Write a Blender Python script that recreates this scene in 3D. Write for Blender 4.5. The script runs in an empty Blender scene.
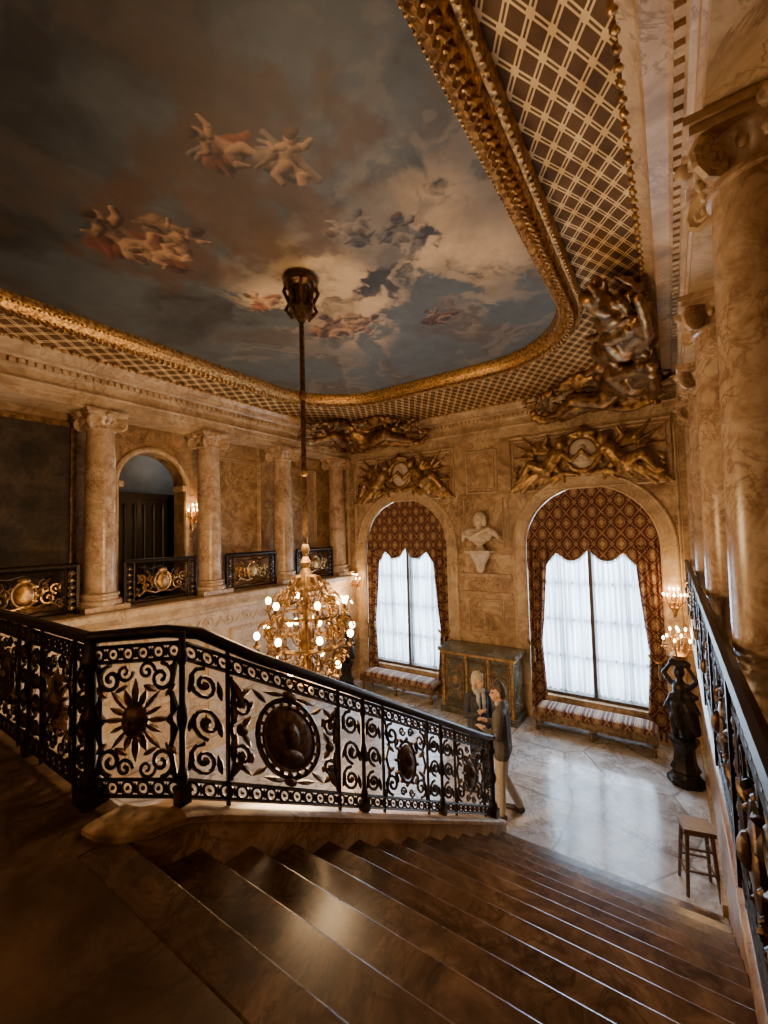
import bpy, math, random
import numpy as np
from mathutils import Vector, Matrix
random.seed(3)
pi=math.pi
# ------------------------------------------------------------------ materials
def nodes(name):
    m=bpy.data.materials.new(name); m.use_nodes=True
    nt=m.node_tree; b=nt.nodes['Principled BSDF']; return m,nt,b
def N(nt,t,**k):
    n=nt.nodes.new(t)
    for a,v in k.items():
        if a in n.inputs.keys(): n.inputs[a].default_value=v
        else: setattr(n,a,v)
    return n
def ramp(nt,fac,stops):
    r=nt.nodes.new('ShaderNodeValToRGB'); e=r.color_ramp.elements
    while len(e)<len(stops): e.new(.5)
    for i,(p,c) in enumerate(stops):
        e[i].position=p; e[i].color=(*c,1) if len(c)==3 else c
    nt.links.new(fac,r.inputs[0]); return r.outputs[0]
def math_(nt,op,a,b=None,clamp=False):
    n=nt.nodes.new('ShaderNodeMath'); n.operation=op; n.use_clamp=clamp
    for i,x in enumerate((a,b)):
        if x is None: continue
        if isinstance(x,(int,float)): n.inputs[i].default_value=x
        else: nt.links.new(x,n.inputs[i])
    return n.outputs[0]
def mixc(nt,fac,a,b,mode='MIX'):
    n=nt.nodes.new('ShaderNodeMix'); n.data_type='RGBA'; n.blend_type=mode
    for i,x in ((0,fac),(6,a),(7,b)):
        if isinstance(x,(int,float)): n.inputs[i].default_value=x
        elif isinstance(x,tuple): n.inputs[i].default_value=(*x,1)
        else: nt.links.new(x,n.inputs[i])
    return n.outputs[2]
def bump(nt,b,h,strength=.3,dist=.01):
    n=nt.nodes.new('ShaderNodeBump'); n.inputs['Strength'].default_value=strength; n.inputs['Distance'].default_value=dist
    nt.links.new(h,n.inputs['Height']); nt.links.new(n.outputs[0],b.inputs['Normal'])
def marble(name,c1,c2,c3,vein,scale=1.0,rough=.35,veinw=.035,slab=None,slabc=(.1,.07,.04),vs=.8):
    m,nt,b=nodes(name)
    tc=N(nt,'ShaderNodeTexCoord'); co=tc.outputs['Object']
    n1=N(nt,'ShaderNodeTexNoise',Scale=1.1*scale,Detail=9.0,Roughness=.72,Distortion=1.0); nt.links.new(co,n1.inputs['Vector'])
    col=ramp(nt,n1.outputs[0],[(.36,c1),(.5,c2),(.62,c3)])
    n2=N(nt,'ShaderNodeTexNoise',Scale=1.9*scale,Detail=6.0,Roughness=.6,Distortion=1.3); nt.links.new(co,n2.inputs['Vector'])
    v=math_(nt,'ABSOLUTE',math_(nt,'SUBTRACT',n2.outputs[0],.5))
    vm=ramp(nt,v,[(0,(1,1,1)),(veinw,(0,0,0))])
    n3=N(nt,'ShaderNodeTexNoise',Scale=.8*scale,Detail=2.0); nt.links.new(co,n3.inputs['Vector'])
    pm=ramp(nt,n3.outputs[0],[(.42,(.2,.2,.2)),(.58,(1,1,1))])
    col=mixc(nt,math_(nt,'MULTIPLY',math_(nt,'MULTIPLY',vm,pm),vs),col,vein)
    if slab:
        wn=N(nt,'ShaderNodeTexNoise',Scale=.8,Detail=2.0); nt.links.new(co,wn.inputs['Vector'])
        mp=N(nt,'ShaderNodeMapping'); nt.links.new(mixc(nt,.12,co,wn.outputs['Color'],'ADD'),mp.inputs[0]); mp.inputs['Rotation'].default_value=slab[1]
        br=N(nt,'ShaderNodeTexVoronoi',feature='DISTANCE_TO_EDGE',Scale=slab[0]); br.inputs['Randomness'].default_value=slab[2]
        nt.links.new(mp.outputs[0],br.inputs['Vector'])
        vo=N(nt,'ShaderNodeTexVoronoi',Scale=slab[0]); vo.inputs['Randomness'].default_value=slab[2]; nt.links.new(mp.outputs[0],vo.inputs['Vector'])
        tint=ramp(nt,math_(nt,'FRACT',math_(nt,'MULTIPLY',vo.outputs['Color'],3.7)),[(0,(.68,.65,.61)),(1,(1.1,1.1,1.1))])
        col=mixc(nt,1.0,col,tint,'MULTIPLY')
        e=ramp(nt,br.outputs['Distance'],[(0,(1,1,1)),(.018,(0,0,0))])
        col=mixc(nt,math_(nt,'MULTIPLY',e,.75),col,slabc)
    nt.links.new(col,b.inputs['Base Color']); b.inputs['Roughness'].default_value=rough
    return m
def simple(name,c,rough=.5,metal=0,c2=None,scale=20,bmp=0,spec=None):
    m,nt,b=nodes(name); b.inputs['Roughness'].default_value=rough; b.inputs['Metallic'].default_value=metal
    tc=N(nt,'ShaderNodeTexCoord'); n=N(nt,'ShaderNodeTexNoise',Scale=float(scale),Detail=4.0); nt.links.new(tc.outputs['Object'],n.inputs['Vector'])
    c2=c2 or tuple(x*.6 for x in c)
    nt.links.new(ramp(nt,n.outputs[0],[(.35,c2),(.65,c)]),b.inputs['Base Color'])
    if bmp: bump(nt,b,n.outputs[0],bmp,.02)
    return m
def emis(name,c,s):
    m,nt,b=nodes(name); b.inputs['Emission Color'].default_value=(*c,1); b.inputs['Emission Strength'].default_value=s
    b.inputs['Base Color'].default_value=(*c,1); return m
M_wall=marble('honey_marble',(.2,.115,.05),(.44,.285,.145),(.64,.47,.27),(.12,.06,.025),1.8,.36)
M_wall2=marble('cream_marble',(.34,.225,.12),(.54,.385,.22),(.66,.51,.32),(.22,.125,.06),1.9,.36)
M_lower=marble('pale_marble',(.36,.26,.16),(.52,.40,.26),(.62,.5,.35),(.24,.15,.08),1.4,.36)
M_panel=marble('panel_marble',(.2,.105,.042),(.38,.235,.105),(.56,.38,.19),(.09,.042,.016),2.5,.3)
M_col=marble('column_marble',(.33,.205,.11),(.54,.38,.23),(.66,.5,.34),(.22,.11,.05),3.2,.25,.05)
M_step=marble('brown_stair_marble',(.07,.036,.017),(.15,.085,.042),(.27,.165,.088),(.03,.015,.007),1.7,.25,.05,vs=.6)
M_land=marble('dark_landing_marble',(.055,.03,.015),(.10,.057,.029),(.17,.10,.054),(.03,.015,.008),1.4,.35,.05)
M_floor=marble('floor_marble',(.40,.38,.36),(.62,.61,.6),(.8,.79,.78),(.24,.18,.13),1.9,.16,.05,slab=(.85,(0,0,.6),.95),slabc=(.17,.13,.10),vs=.85)
M_green=marble('green_marble',(.035,.04,.028),(.08,.08,.055),(.17,.155,.10),(.3,.27,.18),4,.25,.03)
M_white=simple('statuary_marble',(.72,.63,.52),.45,0,(.58,.49,.38),9)
M_iron=simple('wrought_iron',(.04,.025,.014),.38,.6,(.016,.010,.007),30)
M_bronze=simple('dark_bronze',(.19,.11,.045),.38,.8,(.06,.033,.015),25,.3)
M_gold=simple('gilt_bronze',(.6,.37,.14),.38,.85,(.25,.135,.045),14,.3)
M_relief=simple('aged_gilding',(.52,.33,.135),.42,.78,(.17,.09,.032),14,.35)
M_oldgold=simple('old_gilding',(.32,.19,.075),.42,.75,(.12,.065,.023),16,.4)
M_dkgold=simple('dark_gilding',(.38,.22,.08),.38,.82,(.09,.045,.017),10,.6)
M_frame=simple('frame_gilding',(.66,.4,.145),.36,.8,(.2,.105,.035),26,.5)
M_bulb=emis('bulb_glow',(1,.62,.25),50)
M_wood=simple('dark_wood',(.03,.018,.012),.4,0,(.015,.009,.006),12)
M_corr=simple('corridor_plaster',(.2,.2,.2),.7,0,(.14,.14,.14),3)
M_dark=simple('mullion_wood',(.09,.055,.03),.45)
M_wframe=simple('window_frame_paint',(.3,.3,.29),.5)
M_seatwood=simple('stool_wood',(.14,.07,.032),.4,0,(.08,.036,.016),22)
def trellis():
    m,nt,b=nodes('gilt_trellis')
    tc=N(nt,'ShaderNodeTexCoord'); sp=N(nt,'ShaderNodeSeparateXYZ'); nt.links.new(tc.outputs['Object'],sp.inputs[0])
    x,y=sp.outputs[0],sp.outputs[1]; P=.165
    u=math_(nt,'ADD',x,math_(nt,'MULTIPLY',y,.62)); v=math_(nt,'SUBTRACT',x,math_(nt,'MULTIPLY',y,.62))
    def dist(w):
        f=math_(nt,'FRACT',math_(nt,'ADD',math_(nt,'DIVIDE',w,P),100.0)); return math_(nt,'ABSOLUTE',math_(nt,'SUBTRACT',f,.5))
    du,dv=dist(u),dist(v)
    def band(d):
        o=math_(nt,'LESS_THAN',d,.14); i=math_(nt,'LESS_THAN',d,.05); return math_(nt,'SUBTRACT',o,i)
    l=math_(nt,'MAXIMUM',band(du),band(dv))
    r=math_(nt,'SQRT',math_(nt,'ADD',math_(nt,'MULTIPLY',du,du),math_(nt,'MULTIPLY',dv,dv)))
    ros=math_(nt,'LESS_THAN',r,.19); l=math_(nt,'MAXIMUM',l,ros)
    no=N(nt,'ShaderNodeTexNoise',Scale=3.0,Detail=4.0); nt.links.new(tc.outputs['Object'],no.inputs['Vector'])
    g=ramp(nt,no.outputs[0],[(.35,(.6,.39,.16)),(.65,(.85,.62,.3))])
    k=ramp(nt,no.outputs[0],[(.35,(.085,.046,.018)),(.65,(.16,.09,.038))])
    nt.links.new(mixc(nt,l,k,g),b.inputs['Base Color']); nt.links.new(math_(nt,'MULTIPLY',l,.3),b.inputs['Metallic'])
    b.inputs['Roughness'].default_value=.6; b.inputs['Specular IOR Level'].default_value=.08; bump(nt,b,l,.8,.01); return m
M_trel=trellis()
def damask():
    m,nt,b=nodes('damask_fabric')
    tc=N(nt,'ShaderNodeTexCoord'); sp=N(nt,'ShaderNodeSeparateXYZ'); nt.links.new(tc.outputs['Object'],sp.inputs[0])
    x,z=sp.outputs[0],sp.outputs[2]
    ax=math_(nt,'COSINE',math_(nt,'MULTIPLY',x,2*pi/.32)); az=math_(nt,'COSINE',math_(nt,'MULTIPLY',z,2*pi/.42))
    s=math_(nt,'ADD',ax,az)
    bx=math_(nt,'COSINE',math_(nt,'MULTIPLY',x,2*pi/.064)); bz=math_(nt,'COSINE',math_(nt,'MULTIPLY',z,2*pi/.07))
    s2=math_(nt,'ADD',math_(nt,'ABSOLUTE',s),math_(nt,'MULTIPLY',math_(nt,'MULTIPLY',bx,bz),.2))
    col=ramp(nt,math_(nt,'MULTIPLY',s2,.5),[(0,(.3,.18,.08)),(.06,(.26,.15,.065)),(.10,(.075,.016,.009)),(.48,(.095,.02,.011)),(.56,(.34,.21,.10)),(.66,(.28,.16,.075)),(.74,(.1,.022,.012)),(.88,(.38,.25,.12))])
    nt.links.new(col,b.inputs['Base Color']); b.inputs['Roughness'].default_value=.75; return m
M_dam=damask()
def sheer():
    m,nt,b=nodes('sheer_voile'); out=[n for n in nt.nodes if n.type=='OUTPUT_MATERIAL'][0]
    tc=N(nt,'ShaderNodeTexCoord'); w=N(nt,'ShaderNodeTexNoise',Scale=6.0,Detail=3.0); mp=N(nt,'ShaderNodeMapping'); mp.inputs['Scale'].default_value=(4,1,.12)
    nt.links.new(tc.outputs['Object'],mp.inputs[0]); nt.links.new(mp.outputs[0],w.inputs['Vector'])
    tl=N(nt,'ShaderNodeBsdfTranslucent'); nt.links.new(ramp(nt,w.outputs[0],[(.38,(.34,.38,.42)),(.62,(.8,.85,.9))]),tl.inputs[0])
    df=N(nt,'ShaderNodeBsdfDiffuse'); df.inputs[0].default_value=(.7,.64,.54,1)
    mx=N(nt,'ShaderNodeMixShader'); mx.inputs[0].default_value=.35; nt.links.new(tl.outputs[0],mx.inputs[1]); nt.links.new(df.outputs[0],mx.inputs[2])
    tr=N(nt,'ShaderNodeBsdfTransparent'); tr.inputs[0].default_value=(.9,.95,1,1)
    m2=N(nt,'ShaderNodeMixShader'); m2.inputs[0].default_value=.2; nt.links.new(mx.outputs[0],m2.inputs[1]); nt.links.new(tr.outputs[0],m2.inputs[2])
    nt.links.new(m2.outputs[0],out.inputs[0]); return m
M_sheer=sheer()
def attrmat():
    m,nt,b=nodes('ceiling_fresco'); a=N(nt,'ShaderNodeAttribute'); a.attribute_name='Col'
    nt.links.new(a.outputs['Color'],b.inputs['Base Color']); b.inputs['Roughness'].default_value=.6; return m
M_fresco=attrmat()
def oldpaint():
    m,nt,b=nodes('dark_tapestry'); tc=N(nt,'ShaderNodeTexCoord')
    n=N(nt,'ShaderNodeTexNoise',Scale=3.0,Detail=8.0,Roughness=.75); nt.links.new(tc.outputs['Object'],n.inputs['Vector'])
    nt.links.new(ramp(nt,n.outputs[0],[(.38,(.012,.009,.005)),(.5,(.035,.023,.012)),(.62,(.065,.043,.021)),(.75,(.11,.075,.036))]),b.inputs['Base Color']); b.inputs['Roughness'].default_value=.8
    return m
M_tap=oldpaint()
# ------------------------------------------------------------------ mesh builder
class MB:
    def __init__(s): s.v=[];s.f=[];s.m=[];s.n=0
    def add(s,v,f,mat=0,M=None):
        if M: v=[M(*p) for p in v]
        s.v.extend([tuple(p) for p in v]); o=s.n
        s.f.extend([tuple(i+o for i in q) for q in f]); s.m.extend([mat]*len(f)); s.n+=len(v)
    def box(s,a,b,mat=0,M=None):
        x0,y0,z0=a;x1,y1,z1=b
        v=[(x0,y0,z0),(x1,y0,z0),(x1,y1,z0),(x0,y1,z0),(x0,y0,z1),(x1,y0,z1),(x1,y1,z1),(x0,y1,z1)]
        s.add(v,[(0,3,2,1),(4,5,6,7),(0,1,5,4),(1,2,6,5),(2,3,7,6),(3,0,4,7)],mat,M)
    def tube(s,pts,r,mat=0,n=5,closed=False,M=None,flat=1.0):
        if M: pts=[M(*p) for p in pts]
        P=np.array(pts,float); k=len(P)
        if k<2: return
        R=np.full(k,r,float) if np.isscalar(r) else np.array(r,float)
        if closed: T=np.roll(P,-1,0)-np.roll(P,1,0)
        else: T=np.gradient(P,axis=0)
        T/= (np.linalg.norm(T,axis=1)[:,None]+1e-9)
        up=np.array([0,0,1.]) if abs(T[0][2])<.9 else np.array([1.,0,0])
        U=np.cross(T[0],up);U/=np.linalg.norm(U)
        vs=[]
        for i in range(k):
            U=U-T[i]*np.dot(U,T[i]);U/=np.linalg.norm(U)+1e-9; W=np.cross(T[i],U)
            for j in range(n):
                a=2*pi*j/n; vs.append(P[i]+R[i]*(math.cos(a)*U+flat*math.sin(a)*W))
        fs=[]
        for i in range(k if closed else k-1):
            i2=(i+1)%k
            for j in range(n):
                j2=(j+1)%n; fs.append((i*n+j,i*n+j2,i2*n+j2,i2*n+j))
        if not closed: fs.append(tuple(range(n))[::-1]); fs.append(tuple((k-1)*n+j for j in range(n)))
        s.add(vs,fs,mat)
    def lathe(s,prof,c,mat=0,n=24,M=None):
        vs=[];fs=[]
        for (r,z) in prof:
            for j in range(n):
                a=2*pi*j/n; vs.append((c[0]+r*math.cos(a),c[1]+r*math.sin(a),c[2]+z))
        for i in range(len(prof)-1):
            for j in range(n):
                j2=(j+1)%n; fs.append((i*n+j,i*n+j2,(i+1)*n+j2,(i+1)*n+j))
        fs.append(tuple(range(n))[::-1]); fs.append(tuple((len(prof)-1)*n+j for j in range(n)))
        s.add(vs,fs,mat,M)
    def ell(s,c,r,mat=0,seg=10,rings=6,M=None):
        if np.isscalar(r): r=(r,r,r)
        vs=[(c[0],c[1],c[2]-r[2])];fs=[]
        for i in range(1,rings):
            ph=-pi/2+pi*i/rings
            for j in range(seg):
                a=2*pi*j/seg; vs.append((c[0]+r[0]*math.cos(ph)*math.cos(a),c[1]+r[1]*math.cos(ph)*math.sin(a),c[2]+r[2]*math.sin(ph)))
        vs.append((c[0],c[1],c[2]+r[2])); L=len(vs)-1
        for j in range(seg):
            j2=(j+1)%seg
            fs.append((0,1+j2,1+j))
            for i in range(rings-2):
                fs.append((1+i*seg+j,1+i*seg+j2,1+(i+1)*seg+j2,1+(i+1)*seg+j))
            fs.append((L,1+(rings-2)*seg+j,1+(rings-2)*seg+j2))
        s.add(vs,fs,mat,M)
    def sweep(s,path,prof,mat=0,closed=False,side=1):
        P=np.array(path,float)[:,:2]; k=len(P); vs=[];fs=[]
        for i in range(k):
            if closed or 0<i<k-1:
                a=P[i]-P[i-1]; b=P[(i+1)%k]-P[i]
            elif i==0: a=b=P[1]-P[0]
            else: a=b=P[-1]-P[-2]
            a=a/np.linalg.norm(a); b=b/np.linalg.norm(b)
            na=np.array([a[1],-a[0]])*side; nb=np.array([b[1],-b[0]])*side
            nn=na+nb; nn/= max(.2,np.dot(nn,na))
            for (d,z) in prof: vs.append((P[i][0]+nn[0]*d,P[i][1]+nn[1]*d,z))
        q=len(prof)
        for i in range(k if closed else k-1):
            i2=(i+1)%k
            for j in range(q-1): fs.append((i*q+j,i2*q+j,i2*q+j+1,i*q+j+1))
        s.add(vs,fs,mat)
    def grid(s,fn,nu,nv,mat=0):
        vs=[fn(i/nu,j/nv) for i in range(nu+1) for j in range(nv+1)]
        fs=[(i*(nv+1)+j,(i+1)*(nv+1)+j,(i+1)*(nv+1)+j+1,i*(nv+1)+j+1) for i in range(nu) for j in range(nv)]
        s.add(vs,fs,mat)
    def obj(s,name,mats,parent=None,smooth=True,ang=40):
        me=bpy.data.meshes.new(name); me.from_pydata(s.v,[],s.f)
        for m in mats: me.materials.append(m)
        me.polygons.foreach_set('material_index',s.m)
        if smooth:
            me.polygons.foreach_set('use_smooth',[True]*len(s.f))
            try: me.set_sharp_from_angle(angle=math.radians(ang))
            except Exception: pass
        me.update()
        o=bpy.data.objects.new(name,me); bpy.context.collection.objects.link(o)
        if parent: o.parent=parent
        return o
def boxobj(name,a,b,mat):
    mb=MB(); mb.box(a,b); return mb.obj(name,[mat],smooth=False)
def empty(name):
    e=bpy.data.objects.new(name,None); bpy.context.collection.objects.link(e); e.empty_display_size=.1; return e
def capsule(mb,a,b,ra,rb,n=10):
    a=np.array(a,float);b=np.array(b,float); d=b-a; L=np.linalg.norm(d)
    d=d/L if L>1e-6 else np.array([0,0,1.])
    pts=[];rs=[]
    for k in (-1,-.85,-.5,0): pts.append(a+d*ra*k); rs.append(ra*math.sqrt(max(.0004,1-k*k)))
    for k in (0,.5,.85,1): pts.append(b+d*rb*k+d*1e-4); rs.append(rb*math.sqrt(max(.0004,1-k*k)))
    mb.tube(pts,rs,0,n)
def organic(name,prims,voxel,mats,parent=None,smooth=2):
    mb=MB()
    for p in prims: capsule(mb,p[0],p[1],p[2],p[3])
    o=mb.obj(name+'_src',[])
    r=o.modifiers.new('r','REMESH'); r.mode='VOXEL'; r.voxel_size=voxel
    if smooth:
        q=o.modifiers.new('s','SMOOTH'); q.iterations=smooth; q.factor=.5
    dg=bpy.context.evaluated_depsgraph_get(); me=bpy.data.meshes.new_from_object(o.evaluated_get(dg))
    me.name=name; old=o.data; bpy.data.objects.remove(o); bpy.data.meshes.remove(old)
    me.materials.clear()
    for m in mats: me.materials.append(m)
    k=len(me.polygons)
    if len(mats)>1:
        C=np.zeros(k*3); me.polygons.foreach_get('center',C); C=C.reshape(-1,3)
        best=np.full(k,1e9); lab=np.zeros(k,int)
        for p in prims:
            a=np.array(p[0],float);b=np.array(p[1],float);d=b-a;dd=np.dot(d,d)+1e-12
            t=np.clip(((C-a)@d)/dd,0,1); D=np.linalg.norm(C-(a+t[:,None]*d),axis=1)-(p[2]+(p[3]-p[2])*t)
            q=D<best; best[q]=D[q]; lab[q]=p[4]
        me.polygons.foreach_set('material_index',lab.tolist())
    else: me.polygons.foreach_set('material_index',[0]*k)
    me.polygons.foreach_set('use_smooth',[True]*k)
    o=bpy.data.objects.new(name,me); bpy.context.collection.objects.link(o)
    if parent: o.parent=parent
    return o
# ------------------------------------------------------------------ dimensions
XL=-7.5; XR=.47; YF=9.1; ZL=2.8; ZLAND=2.34; ZC=6.78; YB=-3.2; COLY=[-.87,1.05,2.97,4.88,6.8,8.72]; RCOLY=[2.85,4.85,6.8,8.72]
# ------------------------------------------------------------------ shell
boxobj('floor',(XL-.6,YB,-.1),(XR+.6,YF+.5,0),M_floor)
boxobj('ceiling',(XL-1.2,YB-.3,6.92),(XR+1.6,YF+.6,7.05),M_wall)
WX=[-5.62,-1.38]; HW=1.2; SILL=.5; SPR=3.52
def far_wall():
    mb=MB(); xs=sorted(set([XL-.5,XR+1.2]+[round(c+HW*math.cos(a),4) for c in WX for a in np.linspace(0,pi,33)]))
    T=6.95
    for x0,x1 in zip(xs[:-1],xs[1:]):
        c=[w for w in WX if w-HW-1e-3<=x0 and x1<=w+HW+1e-3]
        if c:
            c=c[0]; z=[SPR+math.sqrt(max(0,HW*HW-(x-c)**2)) for x in (x0,x1)]
            mb.add([(x0,YF,0),(x1,YF,0),(x1,YF,SILL),(x0,YF,SILL)],[(0,1,2,3)])
            mb.add([(x0,YF,z[0]),(x1,YF,z[1]),(x1,YF,T),(x0,YF,T)],[(0,1,2,3)])
        else: mb.add([(x0,YF,0),(x1,YF,0),(x1,YF,T),(x0,YF,T)],[(0,1,2,3)])
    for c in WX:
        o=[(c-HW,SILL),(c-HW,SPR)]+[(c+HW*math.cos(a),SPR+HW*math.sin(a)) for a in np.linspace(pi,0,33)]+[(c+HW,SPR),(c+HW,SILL)]
        o.append(o[0])
        for p,q in zip(o[:-1],o[1:]): mb.add([(p[0],YF,p[1]),(q[0],YF,q[1]),(q[0],YF+.5,q[1]),(p[0],YF+.5,p[1])],[(0,1,2,3)])
    mb.obj('wall_back',[M_wall],smooth=False)
far_wall()
XLW=XL+.3
boxobj('wall_left_lower',(XL-.5,YB,0),(XLW,YF,ZL-.02),M_lower)
boxobj('gallery_floor',(XL-1.2,YB,ZL-.02),(XL-.0,YF,ZL+.0),M_wall2)
XBW=XL-.45; DC=4.02; DH=.6; DS=4.9
def left_back():
    mb=MB(); ys=sorted(set([YB,YF]+[round(DC+DH*math.cos(a),4) for a in np.linspace(0,pi,21)]))
    for y0,y1 in zip(ys[:-1],ys[1:]):
        if DC-DH-1e-3<=y0 and y1<=DC+DH+1e-3:
            z=[DS+math.sqrt(max(0,DH*DH-(y-DC)**2)) for y in (y0,y1)]
            mb.add([(XBW,y0,z[0]),(XBW,y1,z[1]),(XBW,y1,6.9),(XBW,y0,6.9)],[(0,1,2,3)])
        else: mb.add([(XBW,y0,ZL),(XBW,y1,ZL),(XBW,y1,6.9),(XBW,y0,6.9)],[(0,1,2,3)])
    o=[(DC-DH,ZL),(DC-DH,DS)]+[(DC+DH*math.cos(a),DS+DH*math.sin(a)) for a in np.linspace(pi,0,21)]+[(DC+DH,DS),(DC+DH,ZL)]
    for p,q in zip(o[:-1],o[1:]): mb.add([(XBW,p[0],p[1]),(XBW,q[0],q[1]),(XBW-.35,q[0],q[1]),(XBW-.35,p[0],p[1])],[(0,1,2,3)])
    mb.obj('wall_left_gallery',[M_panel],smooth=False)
    mb=MB()
    pts=[(XBW+.02,y,z) for y,z in [(DC-DH-.05,ZL)]+[(DC+(DH+.05)*math.cos(a),DS+(DH+.05)*math.sin(a)) for a in np.linspace(pi,0,21)]+[(DC+DH+.05,ZL)]]
    mb.tube(pts,.055,0,8); mb.box((XBW-.3,DC-DH-.02,DS-.08),(XBW+.08,DC-DH+.06,DS+.02)); mb.box((XBW-.3,DC+DH-.06,DS-.08),(XBW+.08,DC+DH+.02,DS+.02))
    mb.obj('trim_gallery_arch',[M_wall2])
    c=MB(); X0=XBW-1.6
    c.add([(X0,DC-1.4,ZL),(X0,DC+1.4,ZL),(X0,DC+1.4,6),(X0,DC-1.4,6)],[(0,1,2,3)])
    for y in (DC-1.4,DC+1.4): c.add([(X0,y,ZL),(XBW-.35,y,ZL),(XBW-.35,y,6),(X0,y,6)],[(0,1,2,3)])
    c.add([(X0,DC-1.4,6),(XBW-.3,DC-1.4,6),(XBW-.3,DC+1.4,6),(X0,DC+1.4,6)],[(0,1,2,3)])
    c.add([(X0,DC-1.4,ZL),(XBW,DC-1.4,ZL),(XBW,DC+1.4,ZL),(X0,DC+1.4,ZL)],[(0,1,2,3)])
    for s in (-1,1): c.add([(XBW-.35,DC+s*DH,ZL),(XBW-.35,DC+s*1.4,ZL),(XBW-.35,DC+s*1.4,6),(XBW-.35,DC+s*DH,6)],[(0,1,2,3)])
    c.obj('wall_corridor',[M_corr],smooth=False)
    d=MB(); X1=XBW-.9
    d.box((X1-.05,DC-1.3,ZL),(X1,DC+1.3,4.75),0)
    for i in range(14):
        y=DC-1.2+i*.185; d.lathe([(.03,0),(.03,.2),(.045,.3),(.02,.5),(.02,1.2),(.04,1.4),(.03,1.55)],(X1+.03,y,ZL+.25),0,8)
    d.box((X1-.08,DC-1.3,4.7),(X1+.1,DC+1.3,4.82)); d.box((X1-.08,DC-1.3,ZL),(X1+.1,DC+1.3,ZL+.25))
    d.obj('wooden_screen',[M_wood])
left_back()
XRW=.27; ZR=ZLAND
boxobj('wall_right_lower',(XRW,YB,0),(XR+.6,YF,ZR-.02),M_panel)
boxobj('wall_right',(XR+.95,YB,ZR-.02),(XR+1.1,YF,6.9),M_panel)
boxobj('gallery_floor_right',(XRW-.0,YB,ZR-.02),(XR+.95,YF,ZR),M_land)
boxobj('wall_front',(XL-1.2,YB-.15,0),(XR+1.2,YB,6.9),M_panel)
mb=MB()
lp=[(0,ZL-.32),(.03,ZL-.3),(.03,ZL-.24),(.07,ZL-.2),(.12,ZL-.13),(.14,ZL-.12),(.14,ZL-.03),(.11,ZL),(-.3,ZL+.001)]
mb.sweep([(XLW,YB,0),(XLW,YF,0)],lp,0,side=1)
mb.sweep([(XLW,YB,0),(XLW,YF,0)],[(0,1.0),(.03,1.02),(.03,1.1),(0,1.13)],0)
mb.obj('trim_ledge_left',[M_wall2])
mb=MB(); mb.sweep([(XRW,YF,0),(XRW,1.1,0)],[(d*.8,z-ZL+ZR) for d,z in lp],0,side=1); mb.obj('trim_ledge_right',[M_panel])
mb=MB()
def mframe(mb,M,s0,s1,t0,t1,r=.025,mat=0):
    for k,rr,d in ((0,r,.01),(r*2.2,r*.5,.008)):
        mb.tube([(s0+k,t0+k,d),(s1-k,t0+k,d),(s1-k,t1-k,d),(s0+k,t1-k,d)],rr,mat,6,closed=True,M=M)
def Mleft(s,t,d=0): return (XLW+d,s,t)
def Mfar(s,t,d=0): return (s,YF-d,t)
for y in COLY[1:-1]:
    mframe(mb,Mleft,y+.25,y+1.68,1.25,2.1)
    mframe(mb,Mleft,y+.25,y+1.68,.25,.9)
def vine(mb,M,s0,s1,tc,h,mat=0,r=.012):
    n=max(1,int((s1-s0)/(h*1.6))); w=(s1-s0)/n
    for i in range(n):
        c=s0+(i+.5)*w; sg=1 if i%2 else -1
        pts=[(c+ (h*.45*(1-.85*k))*math.cos(sg*(k*3.4*pi)+pi), tc+(h*.45*(1-.85*k))*math.sin(sg*(k*3.4*pi)+pi),.01) for k in np.linspace(0,1,22)]
        mb.tube(pts,r,mat,5,M=M); mb.ell((c,tc,.015),(h*.12,h*.12,.02),mat,8,4,M=M)
        mb.tube([(c+w*.35,tc-h*.3,.01),(c+w*.5,tc,.012),(c+w*.6,tc+h*.3,.01)],r,mat,5,M=M)
vine(mb,Mleft,COLY[1],COLY[-1],2.3,.26)
mb.obj('trim_wall_left_panels',[M_lower])
# entablature
EL,ER,EF=XL+.2,XR-.24,YF-.02
path=[(EL,YB,0),(EL,EF,0),(ER,EF,0),(ER,YB,0)]
prof=[(-.55,5.93),(0,5.93),(0,6.02),(.02,6.03),(.02,6.12),(.05,6.14),(.05,6.16),(.0,6.165),(.0,6.28),(.04,6.3),(.05,6.33),(.05,6.4),(.1,6.41),(.12,6.43),(.24,6.44),(.26,6.5),(.32,6.55),(.34,6.56),(.34,6.585),(0,6.6)]
mb=MB(); mb.sweep(path,prof,0)
seg=[((EL,YB),(EL,EF),(1,0)),((EL,EF),(ER,EF),(0,-1)),((ER,YB),(ER,EF),(-1,0))]
for a,b,nrm in seg:
    L=math.dist(a,b); n=int(L/.1); ux,uy=(b[0]-a[0])/L,(b[1]-a[1])/L
    for i in range(n):
        s=(i+.5)*L/n
        f=lambda p,q,r,s=s: (a[0]+ux*(s+p)+nrm[0]*q,a[1]+uy*(s+p)+nrm[1]*q,r)
        mb.box((-.03,.045,6.335),(.03,.1,6.4),0,M=f)
mb.obj('trim_entablature',[M_wall2],ang=30)
mb=MB()
for a,b,nrm in seg:
    L=math.dist(a,b); n=int(L/.11); ux,uy=(b[0]-a[0])/L,(b[1]-a[1])/L
    for i in range(n):
        s=(i+.5)*L/n; mb.ell((a[0]+ux*s+nrm[0]*.345,a[1]+uy*s+nrm[1]*.345,6.575),(.036,.036,.032),0,8,5)
mb.obj('trim_cornice_beads',[M_frame])
FX0,FX1,FY0,FY1,FR=-6.15,-1.05,-1.0,6.9,1.45
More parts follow.
